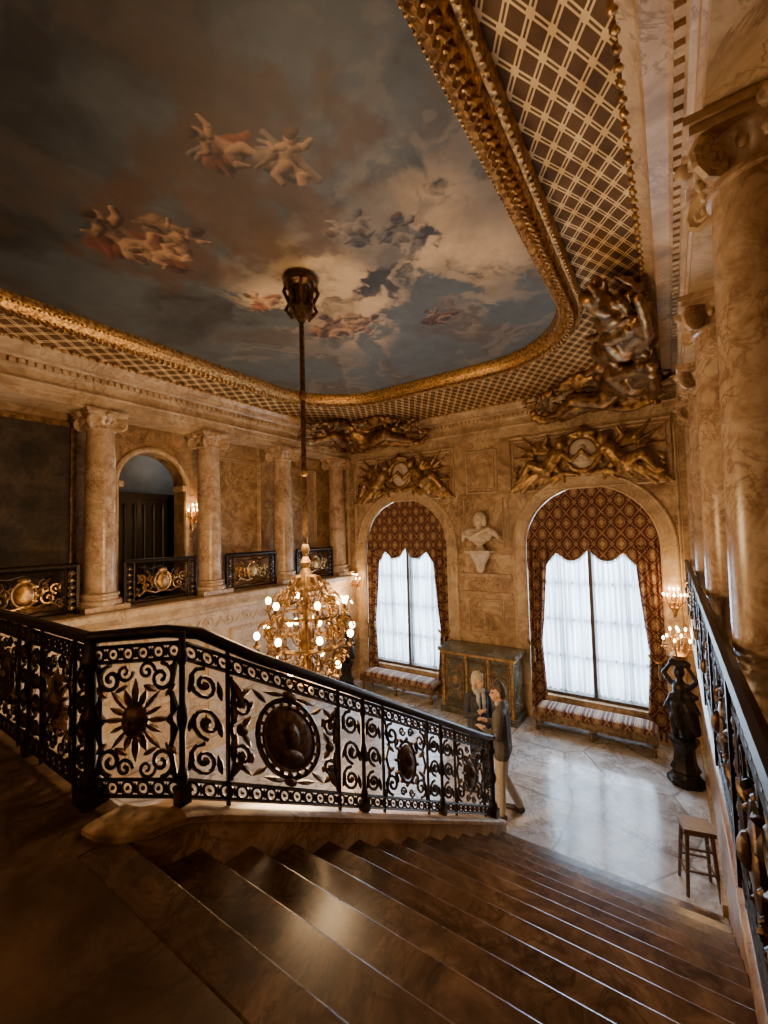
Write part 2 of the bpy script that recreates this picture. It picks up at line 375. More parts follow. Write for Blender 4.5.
def rrect(off=0,n=14):
    pts=[];r=FR+off
    for cx,cy,a0 in ((FX1-FR,FY1-FR,0),(FX0+FR,FY1-FR,pi/2),(FX0+FR,FY0+FR,pi),(FX1-FR,FY0+FR,1.5*pi)):
        for k in range(n+1): a=a0+pi/2*k/n; pts.append((cx+r*math.cos(a),cy+r*math.sin(a)))
    out=[]
    for i in range(len(pts)):
        p=np.array(pts[i]);q=np.array(pts[(i+1)%len(pts)]); L=np.linalg.norm(q-p); k=max(1,int(L/.35))
        for j in range(k): out.append(tuple(p+(q-p)*j/k))
    return out
OX0,OX1,OY0,OY1=EL+.3,ER-.3,YB+.1,EF-.3
inn=rrect(.2)
def tocore(p):
    x,y=p; cx=min(max(x,FX0+FR),FX1-FR); cy=min(max(y,FY0+FR),FY1-FR); dx,dy=x-cx,y-cy
    t=1e9
    if dx>1e-6: t=min(t,(OX1-x)/dx)
    if dx<-1e-6: t=min(t,(OX0-x)/dx)
    if dy>1e-6: t=min(t,(OY1-y)/dy)
    if dy<-1e-6: t=min(t,(OY0-y)/dy)
    return (x+dx*t,y+dy*t)
mb=MB(); out=[tocore(p) for p in inn]; K=6; vs=[]
for p,q in zip(inn,out):
    for k in range(K+1):
        t=k/K; vs.append((p[0]+(q[0]-p[0])*t,p[1]+(q[1]-p[1])*t,6.74-.17*(1-math.cos(t*pi/2))**1.0))
n=len(inn); mb.add(vs,[(i*(K+1)+k,i*(K+1)+k+1,((i+1)%n)*(K+1)+k+1,((i+1)%n)*(K+1)+k) for i in range(n) for k in range(K)])
mb.obj('ceiling_cove_trellis',[M_trel])
mb=MB(); base=rrect(0)
fp=[(-.02,6.78),(-.02,6.72),(.02,6.66),(.06,6.68),(.08,6.64),(.13,6.6),(.19,6.61),(.22,6.66),(.24,6.63),(.28,6.64),(.3,6.70),(.3,6.76)]
mb.sweep(base,fp,0,closed=True,side=1)
def along(poly,step):
    P=[np.array(p) for p in poly]; res=[];acc=0
    for i in range(len(P)):
        a=P[i];b=P[(i+1)%len(P)];L=np.linalg.norm(b-a)
        if L<1e-6: continue
        while acc<L: res.append((a+(b-a)*acc/L,(b-a)/L)); acc+=step
        acc-=L
    return res
for (p,t) in along(rrect(.14),.085):
    n_=np.array([t[1],-t[0]])
    for sg in (-1,1):
        a=p; b=p+t*.06+n_*sg*.06
        mb.tube([(a[0],a[1],6.6),((a[0]+b[0])/2,(a[1]+b[1])/2,6.575),(b[0],b[1],6.605)],[.016,.026,.006],0,5)
    mb.ell((p[0],p[1],6.58),.018,0,6,4)
for (p,t) in along(rrect(.005),.05): mb.ell((p[0],p[1],6.68),.014,0,6,4)
for (p,t) in along(rrect(.27),.065): mb.ell((p[0],p[1],6.635),.015,0,6,4)
mb.obj('trim_ceiling_frame',[M_frame])
# ------------------------------------------------------------------ ceiling painting
def vnoise(x,y,seed):
    r=np.random.RandomState(seed).rand(256,256); xi=np.floor(x).astype(int);yi=np.floor(y).astype(int);fx=x-xi;fy=y-yi
    fx=fx*fx*(3-2*fx);fy=fy*fy*(3-2*fy); g=lambda a,b:r[a%256,b%256]
    return (g(xi,yi)*(1-fx)+g(xi+1,yi)*fx)*(1-fy)+(g(xi,yi+1)*(1-fx)+g(xi+1,yi+1)*fx)*fy
def fbm(x,y,seed,o=6):
    s=0;a=.5;t=0
    for i in range(o): s=s+a*vnoise(x*2**i+17*i,y*2**i+31*i,seed+i); t+=a; a*=.55
    return s/t
def painting():
    nx,ny=640,960; x=np.linspace(FX0-.05,FX1+.05,nx);y=np.linspace(FY0-.05,FY1+.05,ny); X,Y=np.meshgrid(x,y,indexing='ij')
    wx=X+1.0*(fbm(X*.9,Y*.9,11)-.5)*2; wy=Y+1.0*(fbm(X*.9+9,Y*.9,21)-.5)*2
    n1=fbm(wx*.55+3,wy*.55,31); n2=fbm(wx*1.3,wy*1.3+5,41); n3=fbm(X*6,Y*6,51); n4=fbm(wx*3.0+2,wy*3.0,71); n5=fbm(X*3.2+4,Y*3.2,91)-.5; n6=fbm(X*3.2+40,Y*3.2,95)-.5
    def sm(a,b,t): t=np.clip((t-a)/(b-a),0,1); return (t*t*(3-2*t))[...,None]
    sky=np.array([.082,.10,.10]); deep=np.array([.02,.019,.016]); warm=np.array([.50,.37,.21]); br=np.array([.085,.052,.026]); gr=np.array([.20,.175,.135])
    C=deep+(sky-deep)*sm(.38,.58,n1*.7+n2*.2+.03*Y+.025*(X+3.5))
    C=C+(br-C)*sm(.48,.6,n2)*.55
    C=C+(gr-C)*sm(.51,.6,n4*.6+n2*.4)*.6*sm(1.5,4,Y+.4*(X+3.5))
    def glow(cx,cy,r): return np.exp(-(((X-cx))**2+(Y-cy)**2)/r**2)
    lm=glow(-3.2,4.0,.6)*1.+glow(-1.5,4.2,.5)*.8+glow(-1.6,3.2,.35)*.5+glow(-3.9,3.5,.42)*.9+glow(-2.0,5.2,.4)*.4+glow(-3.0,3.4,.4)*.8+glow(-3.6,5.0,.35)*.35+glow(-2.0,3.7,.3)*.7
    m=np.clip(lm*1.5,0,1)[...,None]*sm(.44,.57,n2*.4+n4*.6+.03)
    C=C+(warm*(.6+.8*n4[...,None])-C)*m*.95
    def vig(cx,cy,r,col,a,sd):
        nonlocal C
        d=np.sqrt((X-cx)**2+(Y-cy)**2)/r+ (fbm(X*2.5,Y*2.5,sd)-.5)*2.2; mm=(1-sm(.55,1.1,d))*a; C=C+(np.array(col)*(.6+.8*n4[...,None])-C)*mm
    vig(-3.0,2.5,.9,(.075,.042,.02),.85,60); vig(-4.0,2.1,.75,(.085,.042,.02),.8,61); vig(-2.3,1.9,.65,(.072,.044,.024),.8,62)
    vig(-3.6,4.1,.45,(.45,.31,.16),.5,63); vig(-2.2,3.2,.5,(.17,.15,.115),.75,65)
    R=np.array([.826,.5635]); U=np.array([.5635,-.826])
    X2=X+n5*.09; Y2=Y+n6*.09
    def limb(o,s,a,b,ra,rb,col,rot=0):
        nonlocal C
        ca,sa=math.cos(rot),math.sin(rot)
        def w(p): p=(p[0]*ca-p[1]*sa,p[0]*sa+p[1]*ca); return np.array(o)+s*(R*p[0]+U*p[1])
        A=w(a);B=w(b);d=B-A;dd=d@d+1e-9
        px=X2-A[0];py=Y2-A[1];t=np.clip((px*d[0]+py*d[1])/dd,0,1); qx=px-t*d[0];qy=py-t*d[1]
        r=(ra+(rb-ra)*t)*s; D=np.sqrt(qx*qx+qy*qy)/r+(n3-.5)*.9
        mm=1-sm(.7,1.15,D)
        side=(qx*U[0]+qy*U[1]-qx*R[0]*.6-qy*R[1]*.6)/r
        sh=np.clip(.42+.5*side+(n3-.5)*.8+(n4-.5)*1.2,.06,1.1)[...,None]
        C=C+(np.array(col)*sh-C)*mm*.92
    skin=(.52,.30,.145)
    def putto(o,s,rot,dr=(.3,.1,.05),wing=False):
        L=lambda a,b,ra,rb,c=None: limb(o,s,a,b,ra,rb,c or skin,rot)
        if wing:
            for k in range(4): L((-.1,.2),(-.55-.05*k,.55-.17*k),.09,.06,(.26,.2,.13))
        L((-.5,.0),(-.05,.1),.28,.24,dr); L((.1,-.05),(.55,-.35),.24,.14,dr); L((-.45,-.2),(.1,-.3),.18,.24,dr); L((-.3,.1),(-.7,-.3),.14,.05,dr)
        L((0,.22),(.02,-.15),.22,.21); L((-.02,-.2),(.27,-.33),.17,.14);L((.27,-.33),(.24,-.58),.12,.08)
        L((-.08,-.2),(-.28,-.4),.17,.13);L((-.28,-.4),(-.17,-.6),.11,.07)
        L((.12,.3),(.33,.36),.1,.085);L((.33,.36),(.42,.52),.08,.055);L((-.12,.3),(-.34,.2),.1,.08);L((-.34,.2),(-.44,.34),.08,.05)
        L((.02,.47),(.04,.52),.16,.15); L((.0,.58),(.06,.64),.14,.1,(.14,.075,.035))
    putto((-2.60,1.82),.36,1.0,(.3,.10,.04),True); putto((-2.28,2.2),.38,-.2,(.28,.18,.1),True)
    putto((-4.2,1.85),.58,.3,(.22,.065,.028)); putto((-3.8,2.15),.46,-1.1,(.3,.18,.09)); putto((-4.15,2.2),.4,1.8,(.2,.07,.03))
    for o,s,r in (((-2.35,3.05),.36,1.8),((-2.0,3.35),.33,.2)):
        sk=skin; skin=(.24,.195,.135); putto(o,s,r,(.14,.135,.12)); skin=sk
    putto((-3.75,4.4),.5,.4,(.4,.2,.075)); putto((-3.35,4.5),.4,-.8,(.42,.27,.13)); putto((-4.0,3.35),.36,1.0,(.3,.1,.04))
    putto((-2.45,5.0),.36,.9,(.3,.11,.045))
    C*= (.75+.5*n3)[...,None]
    C*= (.42+.5*sm(.3,3.2,Y+.25*(X+3.5)))  # fresco colours darkened toward the near left end, standing in for light falloff
    V=np.stack([X,Y,np.full_like(X,ZC)],-1).reshape(-1,3)
    I=np.arange(nx*ny).reshape(nx,ny); F=np.stack([I[:-1,:-1],I[:-1,1:],I[1:,1:],I[1:,:-1]],-1).reshape(-1,4)
    me=bpy.data.meshes.new('ceiling_painting'); me.vertices.add(len(V)); me.vertices.foreach_set('co',V.ravel())
    me.loops.add(F.size); me.loops.foreach_set('vertex_index',F.ravel().astype(np.int32)); me.polygons.add(len(F)); me.polygons.foreach_set('loop_start',np.arange(0,F.size,4,dtype=np.int32)); me.update(calc_edges=True)
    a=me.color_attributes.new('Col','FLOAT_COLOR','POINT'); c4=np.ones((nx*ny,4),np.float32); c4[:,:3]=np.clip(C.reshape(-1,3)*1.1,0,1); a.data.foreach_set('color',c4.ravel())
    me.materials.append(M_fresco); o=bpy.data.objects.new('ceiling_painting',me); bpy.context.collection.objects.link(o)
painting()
# ------------------------------------------------------------------ columns
def column(x,y,z0,z1,R=.225,name='marble_column',pl=1.4):
    mb=MB(); h=z1-z0
    mb.box((x-R*pl,y-R*pl,z0),(x+R*pl,y+R*pl,z0+.08))
    k1=pl/1.4
    pr=[(R*1.35*k1,.08),(R*1.38*k1,.12),(R*1.3*k1,.16),(R*1.15*k1,.17),(R*1.13*k1,.2),(R*1.22*k1,.23),(R*1.2*k1,.26),(R*1.02,.275)]
    for k in range(9):
        t=k/8; pr.append((R*(1-.14*t**1.8),.29+(h-.29-.3)*t))
    pr+=[(R*.95,h-.29),(R*.95,h-.26),(R*.86,h-.25),(R*.88,h-.2),(R*1.1,h-.13),(R*1.15,h-.09)]
    mb.lathe(pr,(x,y,z0),0,32)
    mb.box((x-R*1.25,y-R*1.25,z1-.09),(x+R*1.25,y+R*1.25,z1-.045)); mb.box((x-R*1.35,y-R*1.35,z1-.045),(x+R*1.35,y+R*1.35,z1))
    for sx in (-1,1):
        for sy in (-1,1):
            d=np.array([sx,sy])/math.sqrt(2); c=np.array([x,y])+d*R*1.25; pts=[]
            for k in np.linspace(0,1,20):
                rr=.105*(1-.85*k); a=pi/2-k*4.2*pi; q=c+d*rr*math.cos(a)*1; pts.append((q[0],q[1],z1-.19+rr*math.sin(a)))
            mb.tube(pts,[.03-.012*k for k in np.linspace(0,1,20)],1,6)
            mb.ell((c[0],c[1],z1-.19),.03,1,6,4)
    for a in np.linspace(0,2*pi,16,endpoint=False): mb.ell((x+R*1.02*math.cos(a),y+R*1.02*math.sin(a),z1-.16),(.028,.028,.045),1,6,4)
    for sx,sy in ((1,0),(-1,0),(0,1),(0,-1)): mb.ell((x+sx*R*1.3,y+sy*R*1.3,z1-.06),.05,1,8,5)
    mb.obj(name,[M_col,M_wall2])
for y in COLY: column(XL,y,ZL+.005,5.93)
for y in RCOLY: column(XR,y,ZR+.005,5.93,.24,pl=1.15)
# ------------------------------------------------------------------ wrought iron
def spiral(mb,M,cs,ct,R,a0,turns,dr=1,r=.01,mat=0,n=20,inner=.12,d=0):
    mb.tube([(cs+R*(1-(1-inner)*k)*math.cos(a0+dr*k*turns*2*pi),ct+R*(1-(1-inner)*k)*math.sin(a0+dr*k*turns*2*pi),d) for k in np.linspace(0,1,n)],r,mat,5,M=M)
def circ(mb,M,cs,ct,R,r,mat=0,n=16,d=0,ry=None):
    ry=ry or R
    mb.tube([(cs+R*math.cos(a),ct+ry*math.sin(a),d) for a in np.linspace(0,2*pi,n,endpoint=False)],r,mat,5,closed=True,M=M)
def ringband(mb,M,s0,s1,t0,t1,mat=0):
    h=t1-t0; n=max(1,int(round((s1-s0)/(h*1.12)))); w=(s1-s0)/n
    for i in range(n):
        c=s0+(i+.5)*w; circ(mb,M,c,(t0+t1)/2,h*.42,.0095,mat,12); mb.ell((c,(t0+t1)/2,0),(h*.16,h*.16,.012),1,6,4,M=M)
        mb.ell((s0+i*w,(t0+t1)/2,0),(h*.10,h*.36,.01),mat,6,4,M=M)
def leaf(mb,M,p,q,w,mat,d=0):
    p=np.array(p);q=np.array(q); mb.tube([(*(p+(q-p)*k),d) for k in (0,.25,.55,.8,1)],[w*.3,w*.9,w,w*.55,w*.1],mat,6,M=M,flat=.6)
def fill(mb,M,s0,s1,t0,t1,kind,mi=0,mg=1,r=.0135):
    w=s1-s0;h=t1-t0;cx=(s0+s1)/2;cy=(t0+t1)/2
    if kind=='medal':
        R=min(.40*h,.3*w)
        circ(mb,M,cx,cy,R,.018,mi,24); circ(mb,M,cx,cy,R*.82,.013,mg,24)
        mb.ell((cx,cy,0),(R*.8,R*.8,.022),mg,18,8,M=M)
        for dd in (.02,-.02):
            mb.ell((cx,cy+R*.1,dd),(R*.27,R*.36,.03),mg,10,6,M=M); mb.ell((cx,cy-R*.42,dd),(R*.4,R*.2,.025),mg,10,6,M=M)
        for a in np.linspace(0,2*pi,20,endpoint=False): mb.ell((cx+R*.92*math.cos(a),cy+R*.92*math.sin(a),.0),(.02,.02,.02),mg,6,4,M=M)
        mb.ell((cx,cy+R*1.1,.0),(R*.25,R*.16,.025),mg,8,5,M=M); mb.ell((cx,cy-R*1.1,.0),(R*.22,R*.14,.025),mg,8,5,M=M)
        for sx in (-1,1):
            for sy in (-1,1):
                leaf(mb,M,(cx+sx*R*.2,cy+sy*R*1.1),(cx+sx*R*.85,cy+sy*R*1.05),.028,mg); leaf(mb,M,(cx+sx*R*.75,cy+sy*R*.8),(cx+sx*R*1.15,cy+sy*R*1.05),.028,mg)
        x0=R*1.12; sw=w/2-x0
        for sx in (-1,1):
            k=max(1,int(round(sw/(h*.38)))); u=sw/k
            for i in range(k):
                c=cx+sx*(x0+(i+.5)*u); rr=min(u*.52,h*.24)
                for sy in (-1,1):
                    spiral(mb,M,c,cy+sy*h*.24,rr,pi/2*sy,1.6,sx*sy*(1 if i%2 else -1),r,mi)
                    mb.ell((c,cy+sy*h*.24,0),(.028,.028,.018),mg,6,4,M=M)
                    for (p1,q1) in (((-.1,.24),(.45,.46)),((0,.03),(-.4,.15)),((.1,.32),(-.4,.42)),((.3,.05),(.45,.28)),((-.3,.22),(-.48,.3))):
                        leaf(mb,M,(c+sx*u*p1[0],cy+sy*h*p1[1]),(c+sx*u*q1[0],cy+sy*h*q1[1]),.03,mg)
                circ(mb,M,c,cy,min(u*.2,h*.08),r*.8,mi,12); mb.ell((c,cy,0),(.036,.036,.02),mg,8,5,M=M)
                mb.tube([(c+sx*u*.5,cy-h*.48,0),(c+sx*u*.3,cy-h*.2,0),(c+sx*u*.48,cy,0),(c+sx*u*.3,cy+h*.2,0),(c+sx*u*.5,cy+h*.48,0)],r,mi,5,M=M)
    elif kind=='gilt':
        for sx in (-1,1):
            for k,(px,py,rr) in enumerate(((.16,.05,.17),(.3,-.1,.15),(.4,.12,.11),(.24,.22,.1),(.44,-.22,.08))):
                spiral(mb,M,cx+sx*w*px,cy+h*py,h*rr*1.2,pi/2 if k%2 else -pi/2,1.3,sx*(1 if k%2 else -1),.017,mg if k<3 else mi)
                leaf(mb,M,(cx+sx*w*px,cy+h*py),(cx+sx*w*(px+.08),cy+h*(py+.14)),.034,mg)
                leaf(mb,M,(cx+sx*w*px,cy+h*py),(cx+sx*w*(px+.07),cy+h*(py-.14)),.03,mg)
            mb.tube([(cx,cy-h*.25,0),(cx+sx*w*.15,cy-h*.3,0),(cx+sx*w*.32,cy-h*.2,0),(cx+sx*w*.45,cy-h*.35,0)],.018,mg,5,M=M)
            mb.tube([(cx,cy+h*.45,0),(cx+sx*w*.2,cy+h*.38,0),(cx+sx*w*.46,cy+h*.45,0)],.012,mi,5,M=M)
            mb.tube([(cx,cy-h*.45,0),(cx+sx*w*.2,cy-h*.4,0),(cx+sx*w*.46,cy-h*.45,0)],.012,mi,5,M=M)
        mb.ell((cx,cy+h*.02,0),(h*.2,h*.25,.04),mg,14,8,M=M); circ(mb,M,cx,cy+h*.02,h*.23,.018,mg,18,ry=h*.29); mb.ell((cx,cy+h*.33,0),(h*.13,h*.08,.03),mg,10,6,M=M)
    elif kind=='sun':
        R=min(.17*h,.25*w)
        for i,a in enumerate(np.linspace(0,2*pi,16,endpoint=False)):
            q=R*(2.15 if i%2==0 else 1.7); leaf(mb,M,(cx+R*.7*math.cos(a),cy+R*.7*math.sin(a)),(cx+q*math.cos(a),cy+q*math.sin(a)),.024,mg)
        mb.ell((cx,cy,.0),(R*.75,R*.95,.06),mg,12,8,M=M)
        for dd in (.055,-.055):
            mb.ell((cx,cy-R*.1,dd),(R*.15,R*.3,.025),mg,6,5,M=M)
            for sx in (-1,1): mb.ell((cx+sx*R*.3,cy+R*.2,dd),(R*.16,R*.1,.012),mg,6,4,M=M)
        for sx in (-1,1):
            mb.tube([(cx+sx*w*.42,cy-h*.47,0),(cx+sx*w*.42,cy+h*.47,0)],r*.8,mi,5,M=M)
            for sy in (-1,1):
                spiral(mb,M,cx+sx*w*.3,cy+sy*h*.36,min(w*.17,h*.13),pi/2*sy,1.5,-sx*sy,r,mi)
                spiral(mb,M,cx+sx*w*.13,cy+sy*h*.42,w*.1,0,1.3,sx*sy,r*.8,mi)
                mb.tube([(cx+sx*w*.46,cy+sy*h*.5,0),(cx+sx*w*.4,cy+sy*h*.25,0),(cx+sx*w*.47,cy+sy*h*.08,0),(cx+sx*w*.38,cy,0)],r*1.2,mi,5,M=M)
                leaf(mb,M,(cx+sx*w*.35,cy+sy*h*.2),(cx+sx*w*.47,cy+sy*h*.3),.028,mg); leaf(mb,M,(cx+sx*w*.1,cy+sy*h*.3),(cx+sx*w*.25,cy+sy*h*.24),.026,mg)
    elif kind=='oval':
        R=min(.2*h,.32*w); ry=R*1.45
        circ(mb,M,cx,cy,R,.016,mi,20,ry=ry); mb.ell((cx,cy,0),(R*.85,ry*.88,.03),mg,14,8,M=M)
        for dd in (.03,-.03): mb.ell((cx,cy+R*.2,dd),(R*.4,R*.5,.03),mg,8,6,M=M)
        for a in np.linspace(0,2*pi,12,endpoint=False): leaf(mb,M,(cx+R*math.cos(a),cy+ry*math.sin(a)),(cx+R*1.45*math.cos(a),cy+ry*1.22*math.sin(a)),.028,mg)
        for sx in (-1,1):
            for sy in (-1,1):
                spiral(mb,M,cx+sx*w*.34,cy+sy*h*.33,min(w*.15,h*.16),pi/2*sy,1.6,-sx*sy,r,mi)
                spiral(mb,M,cx+sx*w*.1,cy+sy*h*.42,min(w*.1,h*.07),0,1.3,sx*sy,r*.8,mi)
                mb.tube([(cx+sx*w*.49,cy+sy*h*.5,0),(cx+sx*w*.4,cy+sy*h*.18,0),(cx+sx*w*.47,cy,0)],r,mi,5,M=M)
                leaf(mb,M,(cx+sx*w*.3,cy+sy*h*.1),(cx+sx*w*.46,cy+sy*h*.2),.028,mg); leaf(mb,M,(cx+sx*w*.2,cy+sy*h*.3),(cx+sx*w*.28,cy+sy*h*.16),.025,mi)
    else:
        k=max(2,int(round(h/(w*.95)))); u=h/k
        for i in range(k):
            c=t0+(i+.5)*u; rr=min(w*.4,u*.45)
            if i%2==0:
                spiral(mb,M,cx-rr*.1,c,rr,pi/2,1.7,1,r,mi); mb.ell((cx,c,0),(.026,.026,.018),mg,6,4,M=M)
            else:
                spiral(mb,M,cx+rr*.1,c,rr,-pi/2,1.7,-1,r,mi); leaf(mb,M,(cx,c-rr*.5),(cx,c+rr*.5),.026,mg)
            for sx in (-1,1): leaf(mb,M,(cx+sx*w*.42,c-u*.3),(cx+sx*w*.3,c+u*.2),.022,mi)
def segM(P0,P1):
    P0=np.array(P0,float);P1=np.array(P1,float);L=math.hypot(*(P1-P0)[:2]); D=(P1-P0)/L; nn=np.array([D[1],-D[0],0])
    def M(s,t,d=0): q=P0+D*s+nn*d; return (q[0],q[1],q[2]+t)
    return M,L
def post(mb,p,H,r=.03,mat=0):
    x,y,z=p
    mb.box((x-r*1.4,y-r*1.4,z),(x+r*1.4,y+r*1.4,z+.10),mat)
    mb.lathe([(r*1.2,.10),(r*1.3,.15),(r*.7,.2),(r*.7,H*.42),(r*1.1,H*.46),(r*1.25,H*.5),(r*1.1,H*.54),(r*.7,H*.58),(r*.7,H*.8),(r*1.2,H*.83),(r*1.2,H*.87),(r*.8,H*.9),(r*.8,H)],(x,y,z),mat,10)
def railseg(mb,P0,P1,H,plan,bands=True):
    M,L=segM(P0,P1)
    b0,b1=(.035,.13) if bands else (.03,.03)
    u0,u1=(H-.15,H-.06) if bands else (H-.06,H-.06)
    for t in sorted(set([b0,b1,u0,u1])): mb.tube([(0,t,0),(L,t,0)],.015,0,4,M=M,flat=.8)
    if bands: ringband(mb,M,0,L,b0,b1); ringband(mb,M,0,L,u0,u1)
    tot=sum(w for w,_ in plan); s=0
    for w,k in plan:
        ww=w/tot*L
        fill(mb,M,s+.02,s+ww-.02,b1+.01,u0-.01,k)
        s+=ww
        if s<L-.01:
            mb.tube([(s,0,0),(s,H,0)],.015,0,5,M=M)
H=.96
A2=(XLW+.1,1.12,ZLAND+.005);A=(-2.93,1.12,ZLAND+.005);Bp=(-2.36,1.36,ZLAND+.06);E=(-2.02,5.22,.30)
def lerp(a,b,t): return tuple(a[i]+(b[i]-a[i])*t for i in range(3))
Cp=lerp(Bp,E,.39);Dp=lerp(Bp,E,.70)
mb=MB(); n=4
for i in range(n):
    p,q=lerp(A2,A,i/n),lerp(A2,A,(i+1)/n)
    railseg(mb,p,q,H,[(.25,'nar'),(.6,'sun' if i%2 else 'oval'),(.25,'nar')])
    post(mb,p,H,.03)
mb.tube([(A2[0],A2[1],A2[2]+H),(A[0]-.02,A[1],A[2]+H)],.038,0,10)
mb.obj('landing_railing',[M_iron,M_bronze])
mb=MB()
post(mb,A,H,.05); railseg(mb,A,Bp,H,[(1,'sun')]); post(mb,Bp,H,.025)
railseg(mb,Bp,Cp,H,[(.3,'nar'),(1.0,'medal'),(.3,'nar')]); post(mb,Cp,H,.025)
railseg(mb,Cp,Dp,H,[(.28,'nar'),(.75,'oval'),(.28,'nar')]); post(mb,Dp,H,.025)
railseg(mb,Dp,E,H,[(.28,'nar'),(.7,'oval'),(.22,'nar')]); post(mb,E,H,.045)
hp=[(A[0]-.04,A[1],A[2]+H),(A[0]+.02,A[1]+.03,A[2]+H+.005),(Bp[0]-.1,Bp[1]-.04,Bp[2]+H+.0),(Bp[0]+.01,Bp[1]+.1,Bp[2]+H-.03)]+[(p[0],p[1],p[2]+H) for p in (lerp(Bp,E,.12),Cp,Dp,lerp(Bp,E,.93))]+[(E[0],E[1]+.03,E[2]+H)]
mb.tube(hp,.038,0,10); mb.ell((E[0],E[1]+.05,E[2]+H),(.05,.06,.045),0,12,8)
mb.obj('stair_balustrade',[M_iron,M_bronze])
def gal_rail(name,x,y0,y1,z,mg,Hh=.72,kind='gilt',n=None):
    mb=MB(); k=n or max(1,int(round((y1-y0)/1.3)))
    for i in range(k):
        a=y0+(y1-y0)*i/k;b=y0+(y1-y0)*(i+1)/k
        railseg(mb,(x,a,z),(x,b,z),Hh,[(.16,'nar'),(1,kind),(.16,'nar')] ,bands=(kind!='gilt'))
        mb.box((x-.025,b-.02,z),(x+.025,b+.02,z+Hh))
    mb.tube([(x,y0,z+Hh),(x,y1,z+Hh)],.035,0,8); mb.box((x-.03,y0-.02,z),(x+.03,y0+.02,z+Hh))
    mb.obj(name,[M_iron,mg])
for a,b in zip(COLY[:-1],COLY[1:]): gal_rail('gallery_railing',XL+.08,a+.33,b-.33,ZL+.01,M_gold)
gal_rail('gallery_railing',XRW-.085,-.9,YF-.1,ZR+.005,M_bronze,.92,'oval',9)
# ------------------------------------------------------------------ stairs and landing
mb=MB(); mb.box((XLW,YB,2.1),(XRW,.9,ZLAND)); mb.box((XLW,.9,2.1),(-2.5,1.2,ZLAND)); mb.obj('landing',[M_land],smooth=False)
boxobj('wall_under_landing',(XLW,.92,0),(-2.52,1.17,2.1),M_lower)
NR=14; rise=ZLAND/NR; Y0=1.06; Y1=5.2; tr=(Y1-Y0)/(NR-1)
def railx(y): return Bp[0]+(y-Bp[1])*((E[0]-Bp[0])/(E[1]-Bp[1]))
mb=MB()
for i in range(1,NR):
    z=ZLAND-rise*i; y=Y0+tr*(i-1); xl=railx(y)+.02
    mb.box((xl,y-.02,0),(XRW,y+tr,z-.04)); 
    mb.box((xl,y-.02,z-.04),(XRW,y+tr+.03,z))
mb.box((-2.5,.9,ZLAND-.04),(XRW,Y0+.03,ZLAND)); mb.box((-2.5,.9,0),(XRW,Y0,ZLAND-.04))
o=mb.obj('staircase',[M_step],smooth=False)
bv=o.modifiers.new('b','BEVEL'); bv.width=.012; bv.segments=2
mb=MB()
cp=[(-2.68,1.1,ZLAND+.035),(-2.58,1.11,ZLAND+.04),(-2.49,1.15,ZLAND+.045),(-2.41,1.23,ZLAND+.05)]
for k in range(0,25):
    t=k/24; y=1.34+t*(5.36-1.34); cp.append((railx(y),y,max(.2,min(ZLAND+.06,ZLAND+.06-(y-1.36)*(ZLAND+.06-.30)/(E[1]-1.36)))))
w=.105; vs=[];fs=[]; P2=np.array(cp)
for i,(x,y,z) in enumerate(cp):
    a=P2[max(0,i-1)][:2];b=P2[min(len(cp)-1,i+1)][:2]; d=(b-a)/np.linalg.norm(b-a); nx_,ny_=d[1],-d[0]
    for (o_,zz) in ((-w,0),(-w,z-.06),(-w*1.18,z-.045),(-w*1.18,z-.01),(-w,z),(w,z),(w*1.18,z-.01),(w*1.18,z-.045),(w,z-.06),(w,0)): vs.append((x+nx_*o_,y+ny_*o_,zz))
for i in range(len(cp)-1):
    for j in range(9): fs.append((i*10+j,(i+1)*10+j,(i+1)*10+j+1,i*10+j+1))
fs.append(tuple(range(10))); fs.append(tuple((len(cp)-1)*10+j for j in range(10))[::-1]); mb.add(vs,fs)
mb.obj('stair_curb',[M_wall],ang=30)
# ------------------------------------------------------------------ far wall trims
for i,c in enumerate(WX):
    mb=MB()
    def arc(R,z0=.0): return [(c-R,YF,z0),(c-R,YF,SPR)]+[(c+R*math.cos(a),YF,SPR+R*math.sin(a)) for a in np.linspace(pi,0,29)]+[(c+R,YF,SPR),(c+R,YF,z0)]
    for R,r in ((1.22,.03),(1.27,.02),(1.44,.04),(1.33,.012)):
        mb.tube([(x,y-.01,z) for x,y,z in arc(R)],r,0,8)
    a=arc(1.24);b=arc(1.42); vs=[];fs=[]
    for p,q in zip(a,b): vs+=[(p[0],YF-.035,p[2]),(q[0],YF-.035,q[2])]
    for k in range(len(a)-1): fs.append((2*k,2*k+1,2*k+3,2*k+2))
    mb.add(vs,fs)
    mb.obj('trim_window_arch_%d'%(i+1),[M_wall2])
mb=MB()
mframe(mb,Mfar,-3.85,-3.15,4.75,5.7,.03); mframe(mb,Mfar,-3.9,-3.1,1.6,2.35,.02)
for c in WX: mframe(mb,Mfar,c-1.45,c+1.45,4.7,5.86,.035)
mb.box((-4.1,YF-.03,3.25),(-2.9,YF+.01,3.35)); mb.box((-4.1,YF-.05,2.85),(-2.9,YF+.01,2.92)); mb.box((-4.1,YF-.05,2.46),(-2.9,YF+.01,2.52))
vine(mb,Mfar,-4.05,-2.95,2.68,.3)
mframe(mb,Mfar,-7.42,-7.12,2.9,5.7,.02); mframe(mb,Mfar,.12,.42,2.9,5.7,.02)
mframe(mb,Mfar,-4.08,-3.95,3.5,4.6,.012); mframe(mb,Mfar,-3.05,-2.92,3.5,4.6,.012)
mb.obj('trim_wall_back_panels',[M_wall2])
mb=MB()
for x0,x1 in ((XLW,WX[0]-1.45),(WX[0]+1.45,WX[1]-1.45),(WX[1]+1.45,XRW)): mb.box((x0,YF-.06,0),(x1,YF,.22))
